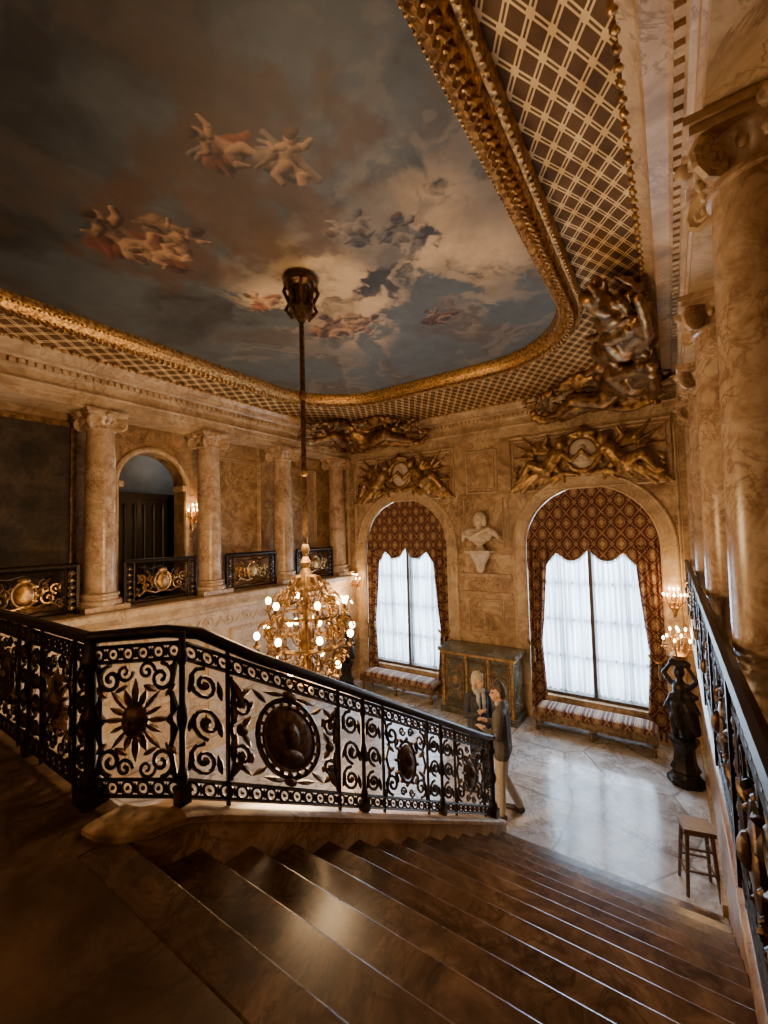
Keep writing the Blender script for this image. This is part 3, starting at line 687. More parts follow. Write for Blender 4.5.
for c in WX: mb.box((c-1.2,YF-.03,0),(c+1.2,YF,.2))
mb.obj('baseboard_back',[M_wall2],smooth=False)
boxobj('baseboard_left',(XLW,1.25,0),(XLW+.05,YF-.06,.22),M_wall2); boxobj('baseboard_right',(XRW-.04,5.3,0),(XRW,YF-.06,.22),M_panel)
# ------------------------------------------------------------------ windows, curtains
for i,c in enumerate(WX):
    e=empty('window_%d'%(i+1))
    mb=MB(); y=YF+.36
    for dx in (-1.17,-.6,0,.6,1.17):
        w=.05 if dx in(0,) else .03; mb.box((c+dx-w,y-.03,SILL),(c+dx+w,y+.03,SPR+(1.1 if abs(dx)<.9 else .2)))
    for z in (SILL+.04,1.25,2.0,2.75,3.5,4.2): mb.box((c-1.18,y-.025,z-.035),(c+1.18,y+.025,z+.035))
    mb.obj('sash',[M_wframe],e,smooth=False)
    mb=MB(); mb.box((c-.035,YF+.14,SILL),(c+.035,YF+.2,3.8)); mb.box((c-1.19,YF+.12,SILL-.02),(c+1.19,YF+.32,SILL+.06)); mb.obj('mullion',[M_dark],e,smooth=False)
    for sx in (-1,1):
        mb=MB(); mb.grid(lambda u,v: (c+sx*(.03+1.15*u),YF+.27+.035*math.sin(u*70)+.02*math.sin(u*27),SILL+.05+3.3*v),140,2)
        o=mb.obj('sheer_curtain',[M_sheer],e)
    e=empty('damask_curtain')
    mb=MB()
    def zb(u):
        t=(u+HW)/(2*HW); sc=abs(math.sin(4*pi*t)); edge=abs(u)/HW
        return 3.36-.2*sc-.25*max(0,(edge-.6)/.4)**1.2+.14*(1-edge)
    def val(a,b):
        u=-HW*.995+2*HW*.995*a; zt=SPR+math.sqrt(max(0,HW*HW-u*u))-.005; z0=min(zb(u),zt-.02)
        z=z0+(zt-z0)*b; return (c+u,YF+.06+.03*math.sin(u*22)*(1-b*.6)-.02*(1-b),z)
    mb.grid(val,140,16); mb.obj('valance',[M_dam],e)
    mb=MB(); mb.tube([(c+u,YF+.04+.03*math.sin(u*22),zb(u)-.015) for u in np.linspace(-HW*.99,HW*.99,120)],.02,0,5)
    for u in np.linspace(-HW*.98,HW*.98,90): mb.tube([(c+u,YF+.04+.03*math.sin(u*22),zb(u)-.02),(c+u,YF+.04+.03*math.sin(u*22),zb(u)-.09)],[.01,.006],0,4)
    mb.obj('fringe',[M_oldgold],e)
    mb=MB()
    for sx in (-1,1):
        def drp(a,b):
            z=.06+3.45*b; k=1.55
            if z>k: wd=.24+.18*((z-k)/(3.53-k))**.8
            else: wd=.24+.1*((k-z)/k)**.7
            u=HW*.99-wd*a; return (c+sx*u,YF+.02-.05*(1-b)+.035*math.sin(a*26+z*.6)*(.5+.5*b),z)
        mb.grid(drp,36,40)
        pts=[(c+sx*(HW-.26*k),YF-.06+(.0),1.55-.12*math.sin(k*pi)) for k in np.linspace(-.1,1.05,8)]; mb.tube(pts,.025,1,6)
        mb.tube([(c+sx*(HW-.1),YF-.09,1.45),(c+sx*(HW-.1),YF-.09,1.15)],[.03,.04],1,8)
    mb.obj('side_drapes',[M_dam,M_oldgold],e)
    L=bpy.data.lights.new('daylight','AREA'); L.shape='RECTANGLE'; L.size=2.35; L.size_y=4.0; L.energy=880; L.color=(.62,.8,1)
    o=bpy.data.objects.new('daylight_%d'%(i+1),L); bpy.context.collection.objects.link(o); o.location=(c,YF+.62,2.6); o.rotation_euler=(-pi/2,0,0)
    e=MB(); bw=1.02; y0,y1=YF-.62,YF-.14
    e.box((c-bw,y0,.28),(c+bw,y1,.36),0)
    for sx in (-1,0,1):
        for yy in (y0+.05,y1-.05): e.lathe([(.03,0),(.045,.03),(.02,.08),(.035,.18),(.03,.28)],(c+sx*(bw-.06),yy,0),0,10)
    e.box((c-bw-.01,y0-.01,.22),(c+bw+.01,y0+.02,.3),0)
    def cush(a,b): 
        u=-1+2*a;v=-1+2*b; hh=.11*(1-abs(u)**12)**.5*(1-abs(v)**6)**.5 if abs(u)<1 and abs(v)<1 else 0
        return (c+u*bw,(y0+y1)/2+v*(y1-y0)/2,.36+hh)
    e.grid(cush,40,14,1); e.obj('window_bench',[M_oldgold,M_dam])
# ------------------------------------------------------------------ sculptures
def fig(Mm,s,mir=1,rr=1.0,arm2up=True):
    P=lambda u,w,d=0: Mm(mir*u*s,w*s,d*s)
    r=lambda x:x*s*rr
    o=[]
    def c(a,b,ra,rb): o.append((P(*a),P(*b),r(ra),r(rb),0))
    c((.18,.44,.12),(.19,.47,.12),.06,.062); c((.19,.5,.1),(.2,.52,.08),.055,.05)
    c((.22,.38,.1),(.2,.42,.11),.035,.035)
    c((.26,.31,.09),(.33,.2,.09),.095,.085); c((.33,.2,.08),(.42,.1,.08),.085,.095)
    c((.2,.33,.13),(.31,.35,.05),.05,.05)
    c((.43,.11,.12),(.62,.2,.15),.075,.055); c((.62,.2,.15),(.78,-.02,.1),.052,.03); c((.78,-.02,.1),(.86,-.04,.11),.028,.02)
    c((.43,.08,.06),(.66,.02,.06),.075,.052); c((.66,.02,.06),(.88,-.12,.05),.05,.028); c((.88,-.12,.05),(.95,-.17,.06),.026,.018)
    c((.19,.32,.13),(.05,.2,.14),.038,.032); c((.05,.2,.14),(-.06,.3,.12),.03,.022); c((-.06,.3,.12),(-.08,.34,.12),.026,.02)
    c((.31,.35,.05),(.42,.47,.07),.038,.032); c((.42,.47,.07),(.36,.6,.1),.03,.022)
    for k in range(5):
        a=.15+k*.22; L=.42-.045*k; c((.3,.34,.03),(.34+L*.5*math.cos(a),.36+L*.5*math.sin(a),.0),.04,.045); c((.34+L*.5*math.cos(a),.36+L*.5*math.sin(a),.0),(.34+L*math.cos(a-.15),.36+L*math.sin(a-.15),-.01),.045,.018)
    for k in range(4):
        c((.38+.08*k,.08-.02*k,.06),(.5+.13*k,-.08-.05*k+.06*(k%2),.04),.06,.03)
    c((.3,.14,.03),(.2,.02,.03),.05,.03); c((.2,.02,.03),(.32,-.08,.02),.035,.03)
    return o
def relief(name,c,z):
    e=empty(name)
    Mm=lambda u,w,d=0:(c+u,YF-.05-d,z+w)
    pr=[]
    for m in (1,-1): pr+=[p for p in fig(lambda u,w,d,m=m:Mm(u+m*.12,w-.42,d),1.4,m,1.15)]
    for k in range(14):
        a=k/14*2*pi; b=(k+1)/14*2*pi; pr.append((Mm(.31*math.cos(a),.34*math.sin(a)*1.05,.06),Mm(.31*math.cos(b),.34*math.sin(b)*1.05,.06),.055,.055,0))
    for m in (1,-1):
        pr.append((Mm(0,.42,.1),Mm(m*.22,.38,.08),.08,.05,0)); pr.append((Mm(m*.1,-.42,.08),Mm(m*.4,-.36,.06),.06,.045,0)); pr.append((Mm(m*.4,-.36,.06),Mm(m*.7,-.5,.06),.05,.03,0))
        pr.append((Mm(m*1.1,-.3,.06),Mm(m*1.34,-.55,.05),.06,.035,0)); pr.append((Mm(m*1.34,-.55,.05),Mm(m*1.2,-.68,.05),.04,.03,0)); pr.append((Mm(m*.8,-.45,.05),Mm(m*1.15,-.6,.05),.05,.03,0))
        pr.append((Mm(m*.95,.1,.04),Mm(m*1.3,.32,.03),.05,.02,0)); pr.append((Mm(m*.95,.0,.04),Mm(m*1.36,.06,.03),.05,.02,0)); pr.append((Mm(m*.9,.2,.04),Mm(m*1.15,.48,.03),.05,.02,0))
        r=random.Random(5)
        for k in range(26):
            u=r.uniform(.35,1.35); q=r.uniform(-.62,-.15)+.1*(1-u); a=r.uniform(0,6.28); pr.append((Mm(m*u,q,.05),Mm(m*(u+.09*math.cos(a)),q+.09*math.sin(a),.05),.035,.018,0))
    pr.append((Mm(0,.40,.1),Mm(0,.5,.1),.09,.05,0))
    organic('gilded_figures',pr,.017,[M_relief],e)
    b=MB(); b.ell((c,YF-.06,z),(.26,.055,.3),0,24,10)
    b.obj('medallion',[M_white],e)
    organic('portrait',[(Mm(0,.02,.05),Mm(.0,.1,.05),.075,.08,0),(Mm(.06,.03,.06),Mm(.09,.02,.06),.02,.012,0),(Mm(-.02,-.06,.04),Mm(-.02,-.12,.03),.045,.05,0),(Mm(-.12,-.17,.02),Mm(.1,-.17,.02),.05,.05,0)],.015,[M_white],e)
relief('overdoor_relief',WX[0],5.36); relief('overdoor_relief',WX[1],5.36)
def bust():
    x,y,z=-3.5,YF-.26,3.42
    B=MB()
    B.box((x-.28,y-.2,z-.03),(x+.28,YF,z+.03)); B.lathe([(.05,-.45),(.09,-.38),(.1,-.3),(.17,-.15),(.22,-.06),(.24,-.03)],(x,y+.0,z),0,16)
    B.lathe([(.13,.03),(.14,.06),(.07,.1),(.06,.15),(.12,.22)],(x,y,z),0,16)
    e=empty('marble_bust'); B.obj('bracket',[M_white],e)
    P=lambda a,b,c:(x+a*1.1,y-b,z+c)
    pr=[(P(-.22,0,.43),P(.22,0,.43),.1,.1,0),(P(-.14,.02,.35),P(.14,.02,.35),.13,.13,0),(P(-.05,0,.22),P(.05,0,.26),.08,.1,0),(P(0,0,.5),P(.01,.02,.62),.07,.062,0),
        (P(.01,.05,.68),P(.02,.03,.75),.07,.085,0),(P(.03,.125,.7),P(.03,.135,.685),.016,.02,0),(P(-.06,-.02,.77),P(-.08,-.03,.6),.06,.05,0),(P(.08,-.02,.77),P(.1,-.03,.6),.06,.05,0),(P(-.02,-.02,.81),P(.04,.0,.82),.065,.06,0),
        (P(-.3,.04,.38),P(.12,.12,.28),.055,.06,0),(P(-.32,.0,.42),P(-.36,0,.26),.06,.04,0),(P(.3,.0,.42),P(.38,0,.3),.06,.03,0),(P(.2,.06,.5),P(-.15,.13,.33),.045,.045,0)]
    organic('bust',pr,.012,[M_white],e)
bust()
def group(cx,cy,sx,L1,L2,ext):
    pr=[]
    zz=lambda w,d:min(6.58,6.16+.36*w)+.04-.4*d
    F1=lambda u,w,d=0:(cx+sx*(.25+u),cy-.40-.5*max(-.2,w)-.55*d,zz(w,d))
    F2=lambda u,w,d=0:(cx+sx*(.40+.5*max(-.2,w)+.55*d),cy-.25-u,zz(w,d))
    for F,L,ex in ((F1,L1,0),(F2,L2,ext)):
        pr+=fig(F,L,1,1.05)
        pr+=fig(lambda u,w,d=0,F=F:F(u*.8+.1,w*.9+.35,d+.1),L*.62,1,1.15)
        if ex:
            pr+=fig(lambda u,w,d=0,F=F:F(u+ex*.45,w*.9+.1,d+.05),L*.7,1,1.1)
            pr+=fig(lambda u,w,d=0,F=F:F(ex-u,w*.8+.25,d+.05),L*.5,1,1.1)
        T=max(L,ex)
        for k in range(9):
            a=k/9;b=(k+1)/9; f=lambda t:F(T*(.1+.9*t),-.22*math.sin(t*3*pi)-.12,.12)
            pr.append((f(a),f(b),.085-.035*a,.085-.035*b,0))
        r=random.Random(int(L*100)+int(cx*10))
        for k in range(130):
            u=r.uniform(0,T*1.04); w=r.uniform(-.35,1.15)*(1.1-.5*u/T); a=r.uniform(0,6.28); q=r.uniform(.08,.26)
            p=F(u,w,r.uniform(0,.15)); s=F(u+q*math.cos(a),w+q*math.sin(a),r.uniform(0,.15)); pr.append((p,s,r.uniform(.025,.055),r.uniform(.012,.022),0))
    for k in range(14):
        a=k/14*2*pi;b=(k+1)/14*2*pi
        f=lambda a:(cx+sx*(.75+.25*math.cos(a)-.18*math.sin(a)),cy-.75+.25*math.cos(a)-.18*math.sin(a),6.38+.16*math.sin(a))
        pr.append((f(a),f(b),.07,.07,0))
    pr.append(((cx+sx*.55,cy-.55,6.36),(cx+sx*.8,cy-.8,6.4),.22,.16,0))
    return pr
organic('corner_sculpture_group',group(XR-.22,YF-.05,-1,2.2,2.6,4.1),.022,[M_dkgold])
organic('corner_sculpture_group.001',group(XL+.22,YF-.05,1,2.4,2.0,0),.024,[M_dkgold])
# ------------------------------------------------------------------ chandelier
def chandelier(x,y,zc):
    e=empty('chandelier'); mb=MB()
    mb.lathe([(.16,0),(.2,-.03),(.19,-.08),(.13,-.12),(.14,-.18),(.1,-.3),(.13,-.36),(.06,-.45),(.03,-.5)],(x,y,ZC-.02),1,20)
    for a in np.linspace(0,2*pi,8,endpoint=False):
        mb.tube([(x+r*math.cos(a),y+r*math.sin(a),ZC-.02+z) for r,z in ((.15,-.05),(.19,-.15),(.13,-.28),(.17,-.36),(.12,-.42))],.022,1,6)
    mb.tube([(x,y,ZC-.4),(x,y,zc+.5)],.028,1,8)
    for z in np.arange(zc+.9,ZC-.6,.85): mb.ell((x,y,z),(.045,.045,.07),2,10,6)
    mb.lathe([(.03,.82),(.06,.76),(.04,.7),(.09,.6),(.12,.52),(.06,.44),(.04,.3),(.07,.2),(.05,.05),(.09,-.1),(.06,-.25),(.1,-.38),(.13,-.45),(.06,-.55),(.02,-.64)],(x,y,zc),0,20)
    for R,z,r in ((.34,.2,.018),(.4,-.1,.022),(.26,-.4,.018),(.18,.48,.018)):
        mb.tube([(x+R*math.cos(a),y+R*math.sin(a),zc+z) for a in np.linspace(0,2*pi,32,endpoint=False)],r,0,6,closed=True)
    bulbs=[]
    for i,a in enumerate(np.linspace(0,2*pi,8,endpoint=False)):
        ca,sa=math.cos(a),math.sin(a); pr=[(.05,.62),(.14,.6),(.2,.48),(.3,.34),(.34,.2),(.38,.04),(.4,-.1),(.36,-.26),(.26,-.4),(.13,-.5),(.05,-.54)]
        mb.tube([(x+r*ca,y+r*sa,zc+z) for r,z in pr],.015,0,6)
        for (r,z,R) in ((.27,.36,.07),(.4,.06,.09),(.36,-.27,.07)):
            for q in (-1,1):
                pts=[(x+(r+.02+R*(1-.8*k)*math.cos(k*8))*math.cos(a+q*.12*(1+k)),y+(r+.02+R*(1-.8*k)*math.cos(k*8))*math.sin(a+q*.12*(1+k)),zc+z+R*(1-.8*k)*math.sin(k*8)) for k in np.linspace(0,1,14)]
                mb.tube(pts,.011,0,5)
    def arm(a,r0,z0,r1,z1):
        ca,sa=math.cos(a),math.sin(a)
        pts=[]
        for k in np.linspace(0,1,9):
            r=r0+(r1-r0)*k; z=z0+(z1-z0)*k-.11*math.sin(k*pi); pts.append((x+r*ca,y+r*sa,zc+z))
        mb.tube(pts,.012,0,6); p=pts[-1]
        mb.lathe([(.01,-.02),(.035,0),(.04,.015),(.018,.02),(.015,.08)],p,0,10); bulbs.append((p[0],p[1],p[2]+.11))
    for i in range(8): arm(2*pi*(i+.3)/8,.38,-.1,.52,-.08)
    for i in range(6): arm(2*pi*(i+.5)/6,.33,.2,.42,.24)
    for i in range(4): arm(2*pi*(i+.2)/4,.24,-.4,.36,-.42)
    for i in range(3): arm(2*pi*i/3,.03,-.05,.18,.02)
    rr=random.Random(4)
    for i in range(190):
        a=rr.uniform(0,2*pi); t=rr.uniform(-.5,.55); R=.39*math.sqrt(max(0,1-(t/.6)**2)); p=(x+R*math.cos(a),y+R*math.sin(a),zc+t)
        b=rr.uniform(0,6.28); mb.tube([p,(p[0]+.03*math.cos(b),p[1]+.03*math.sin(b),p[2]+rr.uniform(-.04,.05)),(p[0]+.06*math.cos(b),p[1]+.06*math.sin(b),p[2]+rr.uniform(-.03,.03))],[.014,.017,.004],0,5)
    mb.obj('frame',[M_oldgold,M_bronze,M_oldgold],e)
    b=MB()
    for p in bulbs: b.ell(p,(.032,.032,.04),0,10,7)
    b.obj('bulbs',[M_bulb],e)
    for dz,en in ((1.0,225),(-1.0,200)):
        L=bpy.data.lights.new('chandelier_glow','POINT'); L.energy=en; L.color=(1,.63,.31); L.shadow_soft_size=.4
        o=bpy.data.objects.new('chandelier_glow',L); bpy.context.collection.objects.link(o); o.location=(x,y,zc+dz); o.parent=e
chandelier(-3.3,3.3,2.84)
def candles(mb,bl,c,n,R,z,th0=0,full=2*pi):
    for i in range(n):
        a=th0+full*i/n; ca,sa=math.cos(a),math.sin(a)
        mb.tube([(c[0]+R*k*ca,c[1]+R*k*sa,c[2]+z*k-.07*math.sin(k*pi)) for k in np.linspace(0,1,8)],.012,0,6)
        p=(c[0]+R*ca,c[1]+R*sa,c[2]+z); mb.lathe([(.01,-.01),(.035,0),(.035,.015),(.015,.02),(.013,.11)],p,0,8); bl.ell((p[0],p[1],p[2]+.135),(.016,.016,.028),0,8,5)
def sconce(x,y,z,nrm,en=14,sc=1):
    e=empty('wall_sconce'); mb=MB(); bl=MB()
    c=(x+nrm[0]*.09,y+nrm[1]*.09,z)
    mb.tube([(x,y,z-.22),(x,y,z-.05),(x,y,z+.1),(x,y,z+.24)],[.02,.06,.05,.015],0,8); mb.tube([(x,y,z),c],.02,0,6)
    th=math.atan2(nrm[1],nrm[0]); candles(mb,bl,c,5,.16,.06,th-pi*.42,pi*1.05); candles(mb,bl,c,3,.08,.16,th-pi*.3,pi*.9)
    mb.obj('bracket',[M_gold],e); bl.obj('flames',[M_bulb],e)
    L=bpy.data.lights.new('sconce_glow','POINT'); L.energy=en; L.color=(1,.6,.28); L.shadow_soft_size=.08
    o=bpy.data.objects.new('sconce_glow',L); bpy.context.collection.objects.link(o); o.location=(c[0]+nrm[0]*.15,c[1]+nrm[1]*.15,z+.2); o.parent=e
sconce(XBW+.03,4.78,4.25,(1,0),30); sconce(-.02,YF-.07,2.5,(0,-1),32); sconce(-7.1,YF-.03,2.5,(0,-1),30)
sconce(-1.4,YB+.02,4.3,(0,1),34); sconce(-5.0,YB+.02,4.3,(0,1),22)  # unseen pair added behind the camera to brighten the stairs and landing
def torchere(x,y,face):
    e=empty('bronze_torchere'); mb=MB(); bl=MB()
    mb.lathe([(.25,0),(.25,.06),(.2,.1),(.17,.16),(.2,.2),(.15,.3),(.13,.5),(.18,.58),(.2,.62),(.2,.66)],(x,y,0),1,8)
    mb.lathe([(.02,1.78),(.05,1.82),(.11,1.87),(.13,1.91),(.06,1.95),(.03,2.0)],(x,y,0),0,14)
    candles(mb,bl,(x,y,1.92),6,.2,.1,.3); candles(mb,bl,(x,y,1.94),4,.1,.22,.1)
    mb.obj('candelabrum',[M_gold,M_iron],e); bl.obj('flames',[M_bulb],e)
    ca,sa=math.cos(face),math.sin(face)
    P=lambda a,b,c:(x+a*ca-b*sa,y+a*sa+b*ca,c*.88+.66)
    c=lambda a,b,ra,rb:(P(*a),P(*b),ra,rb,0)
    pr=[c((-.08,0,.02),(-.07,.03,.3),.045,.055),c((-.07,.03,.3),(-.05,0,.56),.055,.075),c((.08,.05,.02),(.09,.08,.3),.045,.055),c((.09,.08,.3),(.05,0,.56),.055,.075),
     c((-.05,0,.58),(.05,0,.58),.09,.09),c((0,0,.6),(0,.01,.85),.1,.11),c((-.1,0,.9),(.1,0,.9),.06,.06),c((0,0,.95),(0,.02,1.02),.045,.045),c((0,.03,1.1),(0,.02,1.13),.075,.08),
     c((.14,0,.9),(.24,.02,1.05),.042,.035),c((.24,.02,1.05),(.1,.02,1.27),.033,.026),c((-.14,0,.9),(-.25,.02,1.03),.042,.035),c((-.25,.02,1.03),(-.1,.02,1.27),.033,.026),
     c((-.1,0,.5),(-.16,-.04,.15),.11,.07),c((.1,0,.5),(.15,-.04,.2),.11,.06),c((0,-.06,.5),(0,-.1,.05),.12,.1),c((.05,.06,.55),(-.02,.1,.2),.08,.05),c((-.1,0,1.27),(.1,0,1.27),.06,.06),
     c((-.2,0,.75),(.22,0,.95),.045,.03),c((.1,.05,.7),(.22,.06,.45),.05,.03),c((-.12,.04,.75),(-.24,.0,.5),.05,.03)]
    organic('figure',pr,.014,[M_iron],e)
    L=bpy.data.lights.new('torchere_glow','POINT'); L.energy=32; L.color=(1,.6,.28); L.shadow_soft_size=.12
    o=bpy.data.objects.new('torchere_glow',L); bpy.context.collection.objects.link(o); o.location=(x,y,2.35); o.parent=e
torchere(.0,7.95,2.6); torchere(-6.94,8.3,3.6)
def chest():
    mb=MB(); x0,x1=-4.3,-2.72; y0,y1=8.42,YF-.07
    mb.box((x0-.05,y0-.05,0),(x1+.05,y1,.14),0); mb.box((x0,y0,.14),(x1,y1,1.3),0); mb.box((x0-.07,y0-.07,1.3),(x1+.07,y1,1.38),0); mb.box((x0-.03,y0-.03,1.24),(x1+.03,y1,1.3),1)
    Mc=lambda s,t,d=0:(s,y0-d,t)
    w=(x1-x0)
    for k in range(3):
        a=x0+.1+k*(w-.1)/3; b=a+(w-.1)/3-.1
        mframe(mb,Mc,a,b,.25,1.15,.018,1)
        circ(mb,Mc,(a+b)/2,.7,.14,.014,1,20,.01,ry=.2); mb.ell(((a+b)/2,.7,.0),(.07,.11,.03),1,10,6,M=Mc)
        for sx in (-1,1):
            for sy in (-1,1): spiral(mb,Mc,(a+b)/2+sx*.1,.7+sy*.28,.075,pi/2*sy,1.4,-sx*sy,.01,1,d=.01)
    for xx in (x0+.04,x0+.05+w/3,x0+.0+2*w/3,x1-.04): mb.lathe([(.05,.14),(.05,.2),(.03,.25),(.035,1.1),(.05,1.16),(.05,1.24)],(xx,y0-.02,0),1,10)
    mb.obj('marble_cabinet',[M_green,M_gold])
chest()
def stool(x,y,rot):
    mb=MB(); ca,sa=math.cos(rot),math.sin(rot); P=lambda a,b,c:(x+(a*ca-b*sa)*.85,y+(a*sa+b*ca)*.85,c)
    h=.66; q=.13; Q=.17
    mb.box((-.17,-.15,h-.03),(.17,.15,h+.015),0,M=P)
    for a,b in ((1,1),(1,-1),(-1,1),(-1,-1)): mb.tube([P(a*Q,b*Q,0),P(a*q,b*(q-.02),h-.02)],[.016,.022],0,8)
    for t in (.2,.42):
        k=Q+(q-Q)*t/h
        for (a,b),(c,d) in (((1,1),(1,-1)),((1,-1),(-1,-1)),((-1,-1),(-1,1)),((-1,1),(1,1))): mb.tube([P(a*k,b*k,t if a==c else t+.06),P(c*k,d*k,t if a==c else t+.06)],.012,0,6)
    mb.obj('wooden_stool',[M_seatwood])
stool(.06,5.72,.25)
mb=MB()
for (a,b) in ((1.32,2.72),(-.6,.8)):
    mb.box((XBW+.005,a,ZL+.1),(XBW+.03,b,5.75),0)
    for p,q in (((a-.04,ZL+.06),(b+.04,ZL+.12)),((a-.04,5.72),(b+.04,5.8)),((a-.06,ZL+.06),(a+.02,5.8)),((b-.02,ZL+.06),(b+.06,5.8))): mb.box((XBW+.005,p[0],p[1]),(XBW+.06,q[0],q[1]),1)
mb.obj('framed_tapestry',[M_tap,M_oldgold],smooth=False)
mb=MB()
Mg=lambda s,t,d=0:(XBW+d,s,t)
for a in (4.88+.35,6.8+.3): mframe(mb,Mg,a,a+1.25,ZL+.35,5.6,.025)
mb.obj('trim_gallery_panels',[M_wall2])
# ------------------------------------------------------------------ people
def human(name,x,y,yaw,Ht,mats,pose,fem=False):
    s=Ht/1.75; ca,sa=math.cos(yaw),math.sin(yaw)
    P=lambda a,b,c:(x+s*(a*ca-b*sa),y+s*(a*sa+b*ca),s*c)
    o=[]
    def c(a,b,ra,rb,l): o.append((P(*a),P(*b),ra*s,rb*s,l))
    SK,TOP,TR,SH,HA=0,1,2,3,4
    w=.86 if fem else 1.0
    for sg,(kx,ky,ax,ay) in zip((-1,1),pose['legs']):
        c((sg*.085,0,.92),(sg*.09+kx,ky,.5),.092,.066,TR); c((sg*.09+kx,ky,.5),(sg*.1+ax,ay,.12),.066,.055,TR)
        c((sg*.1+ax,ay-.03,.05),(sg*.12+ax,ay+.17,.035),.046,.036,SH); c((sg*.1+ax,ay-.03,.05),(sg*.1+ax,ay,.09),.042,.04,SH)
    c((-.07,0,.95),(.07,0,.95),.105,.105,TR)
    hem=.82 if not fem else .88
    for sg in (-1,1):
        c((sg*.075,0,hem+.06),(sg*.07*w,.0,1.12),.122,.108,TOP); c((sg*.07*w,.0,1.12),(sg*.085*w,.0,1.36),.108,.102,TOP)
    c((-.15*w,-.01,1.42),(.15*w,-.01,1.42),.068,.068,TOP); c((-.06,-.01,1.46),(.06,-.01,1.46),.06,.06,TOP)
    if fem:
        for sg in(-1,1): c((sg*.07,.07,1.3),(sg*.07,.085,1.28),.065,.06,TOP)
    c((0,-.01,1.46),(0,.01,1.5),.066,.062,TOP)
    c((0,0,1.46),(0,.02,1.56),.052,.05,SK)
    hx,hy,hz=pose['head']; ht=pose.get('turn',0); ch,sh_=math.cos(ht),math.sin(ht)
    Hd=lambda a,b,cc:(hx+a*ch-b*sh_,hy+a*sh_+b*ch,1.645+hz+cc)
    c(Hd(0,.01,.02),Hd(0,.0,.05),.078,.08,SK); c(Hd(0,.035,-.05),Hd(0,.05,-.065),.052,.042,SK); c(Hd(0,.03,-.0),Hd(0,.04,-.03),.068,.058,SK)
    c(Hd(0,.09,.0),Hd(0,.107,-.022),.012,.016,SK)
    c(Hd(-.02,.088,-.055),Hd(.02,.088,-.055),.012,.012,SK)
    for sg in(-1,1):
        c(Hd(sg*.076,.0,.005),Hd(sg*.08,-.005,-.03),.018,.012,SK); c(Hd(sg*.03,.082,.022),Hd(sg*.04,.08,.022),.013,.013,HA)
    if fem:
        c(Hd(0,-.02,.06),Hd(0,-.03,.0),.095,.09,HA); c(Hd(0,.03,.085),Hd(0,-.02,.09),.07,.075,HA)
        for sg in(-1,1): c(Hd(sg*.062,.0,.03),Hd(sg*.068,-.02,-.11),.04,.04,HA)
        c(Hd(0,-.06,-.02),Hd(0,-.05,-.12),.07,.06,HA)
        c((-.05,.06,1.5),(.05,.06,1.5),.05,.05,5); c((-.04,.1,1.46),(-.05,.12,1.2),.035,.03,5); c((.04,.1,1.46),(.05,.12,1.15),.035,.03,5)
    else:
        c(Hd(0,-.02,.065),Hd(0,-.04,.0),.088,.078,HA); c(Hd(0,.03,.09),Hd(0,-.02,.095),.062,.067,HA); c(Hd(0,-.05,-.01),Hd(0,-.045,-.05),.065,.05,HA)
        c((-.03,.03,1.5),(.03,.03,1.5),.05,.05,5)
    for sg,(el,wr,fd) in zip((-1,1),pose['arms']):
        sh=(sg*.185*w,-.01,1.41)
        c(sh,el,.062,.052,TOP); c(el,wr,.05,.038,TOP)
        wr_=np.array(wr);fd=np.array(fd,float);fd/=np.linalg.norm(fd)
        up=np.array([0,0,1.]); sd=np.cross(fd,up); sd/=np.linalg.norm(sd)+1e-9
        if abs(fd[2])>.8: sd=np.array([0,1.,0])
        k=wr_+fd*.03; m=wr_+fd*.09
        c(tuple(k),tuple(m),.027,.03,SK); 
        nn=np.cross(sd,fd)
        for i,(q,L) in enumerate(((-.03,.065),(-.01,.078),(.01,.072),(.03,.055))):
            b0=m+sd*q; b1=b0+fd*L*.55; b2=b1+(fd*.6-nn*.6*(1 if nn[2]>0 else -1))*L*.5
            c(tuple(b0),tuple(b1),.0105,.0095,SK); c(tuple(b1),tuple(b2),.0095,.008,SK)
        t0=k-sd*.025*sg; t1=t0+(fd*.6-sd*sg*.8)*.04; c(tuple(t0),tuple(t1),.012,.011,SK); c(tuple(t1),tuple(t1+fd*.03),.011,.009,SK)
    organic(name,o,.0065,mats,None,2)
skin=simple('skin',(.55,.33,.22),.55,0,(.5,.29,.19)); hair1=simple('grey_brown_hair',(.09,.06,.04),.6); hair2=simple('blonde_hair',(.5,.42,.3),.55)
jk=simple('charcoal_jacket',(.10,.09,.08),.8,0,(.065,.058,.052),40); kh=simple('khaki_trousers',(.48,.41,.31),.8,0,(.38,.32,.25)); shoe=simple('brown_shoe',(.05,.03,.02),.5)
tp=simple('dark_cardigan',(.045,.048,.06),.85); dj=simple('dark_trousers',(.05,.05,.06),.8); shirt=simple('pale_scarf',(.4,.42,.45),.8)
yawL=math.atan2(-.5635,-.826)-pi/2
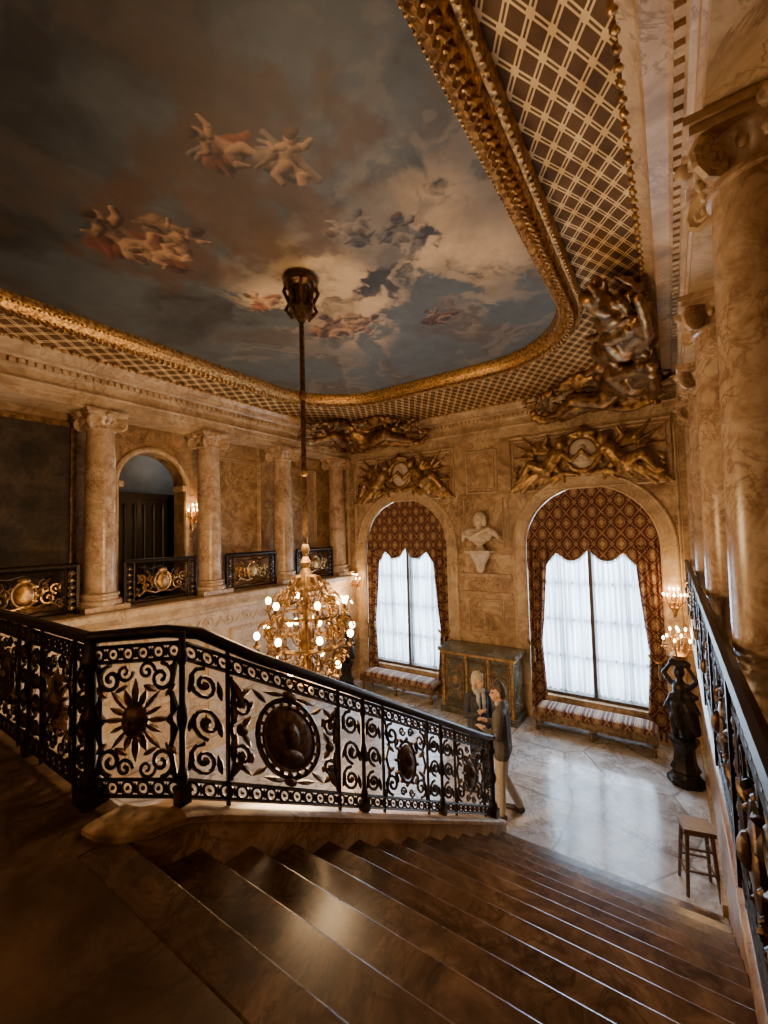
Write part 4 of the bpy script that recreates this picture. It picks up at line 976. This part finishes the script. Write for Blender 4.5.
human('standing_man',-2.06,5.75,yawL-.45,1.76,[skin,jk,kh,shoe,hair1,shirt],dict(legs=[(0,.02,-.01,.02),(.03,.03,.06,-.17)],head=(0,.035,-.015),turn=.45,
   arms=[((-.24,.02,1.14),(-.13,.2,1.16),(.5,.8,.25)),((.24,.02,1.14),(.13,.21,1.18),(-.5,.8,.3))]))
human('standing_woman',-2.60,6.25,yawL-.35+pi*.7,1.67,[skin,tp,dj,shoe,hair2,shirt],dict(legs=[(0,.02,0,0),(0,-.0,.02,.05)],head=(0,.02,0),turn=.3,
   arms=[((-.23,-.02,1.13),(-.2,.1,.9),(.1,.4,-.9)),((.22,.0,1.13),(.1,.18,1.2),(-.5,.5,.6))]),fem=True)
def pt(name,loc,e,col=(1,.62,.3),r=.15):
    L=bpy.data.lights.new(name,'POINT'); L.energy=e; L.color=col; L.shadow_soft_size=r
    o=bpy.data.objects.new(name,L); bpy.context.collection.objects.link(o); o.location=loc
pt('corridor_lamp',(XBW-1.0,DC+.9,5.6),7,(1,.92,.82))
w=bpy.data.worlds.new('world'); bpy.context.scene.world=w; w.use_nodes=True; w.node_tree.nodes['Background'].inputs[0].default_value=(.5,.65,.9,1); w.node_tree.nodes['Background'].inputs[1].default_value=.4
# ------------------------------------------------------------------ camera
th=math.radians(34.3);p=math.radians(2.8);ro=math.radians(1.5)
F=Vector((-math.sin(th)*math.cos(p),math.cos(th)*math.cos(p),math.sin(p))); R0=Vector((math.cos(th),math.sin(th),0)); U0=R0.cross(F)
R=R0*math.cos(ro)-U0*math.sin(ro); U=R0*math.sin(ro)+U0*math.cos(ro)
cam=bpy.data.cameras.new('camera'); co=bpy.data.objects.new('camera',cam); bpy.context.collection.objects.link(co)
co.matrix_world=Matrix(((R.x,U.x,-F.x,0),(R.y,U.y,-F.y,0),(R.z,U.z,-F.z,3.9),(0,0,0,1)))
cam.sensor_fit='VERTICAL'; cam.sensor_height=36; cam.lens=420/1024*36; cam.clip_start=.05
bpy.context.scene.camera=co
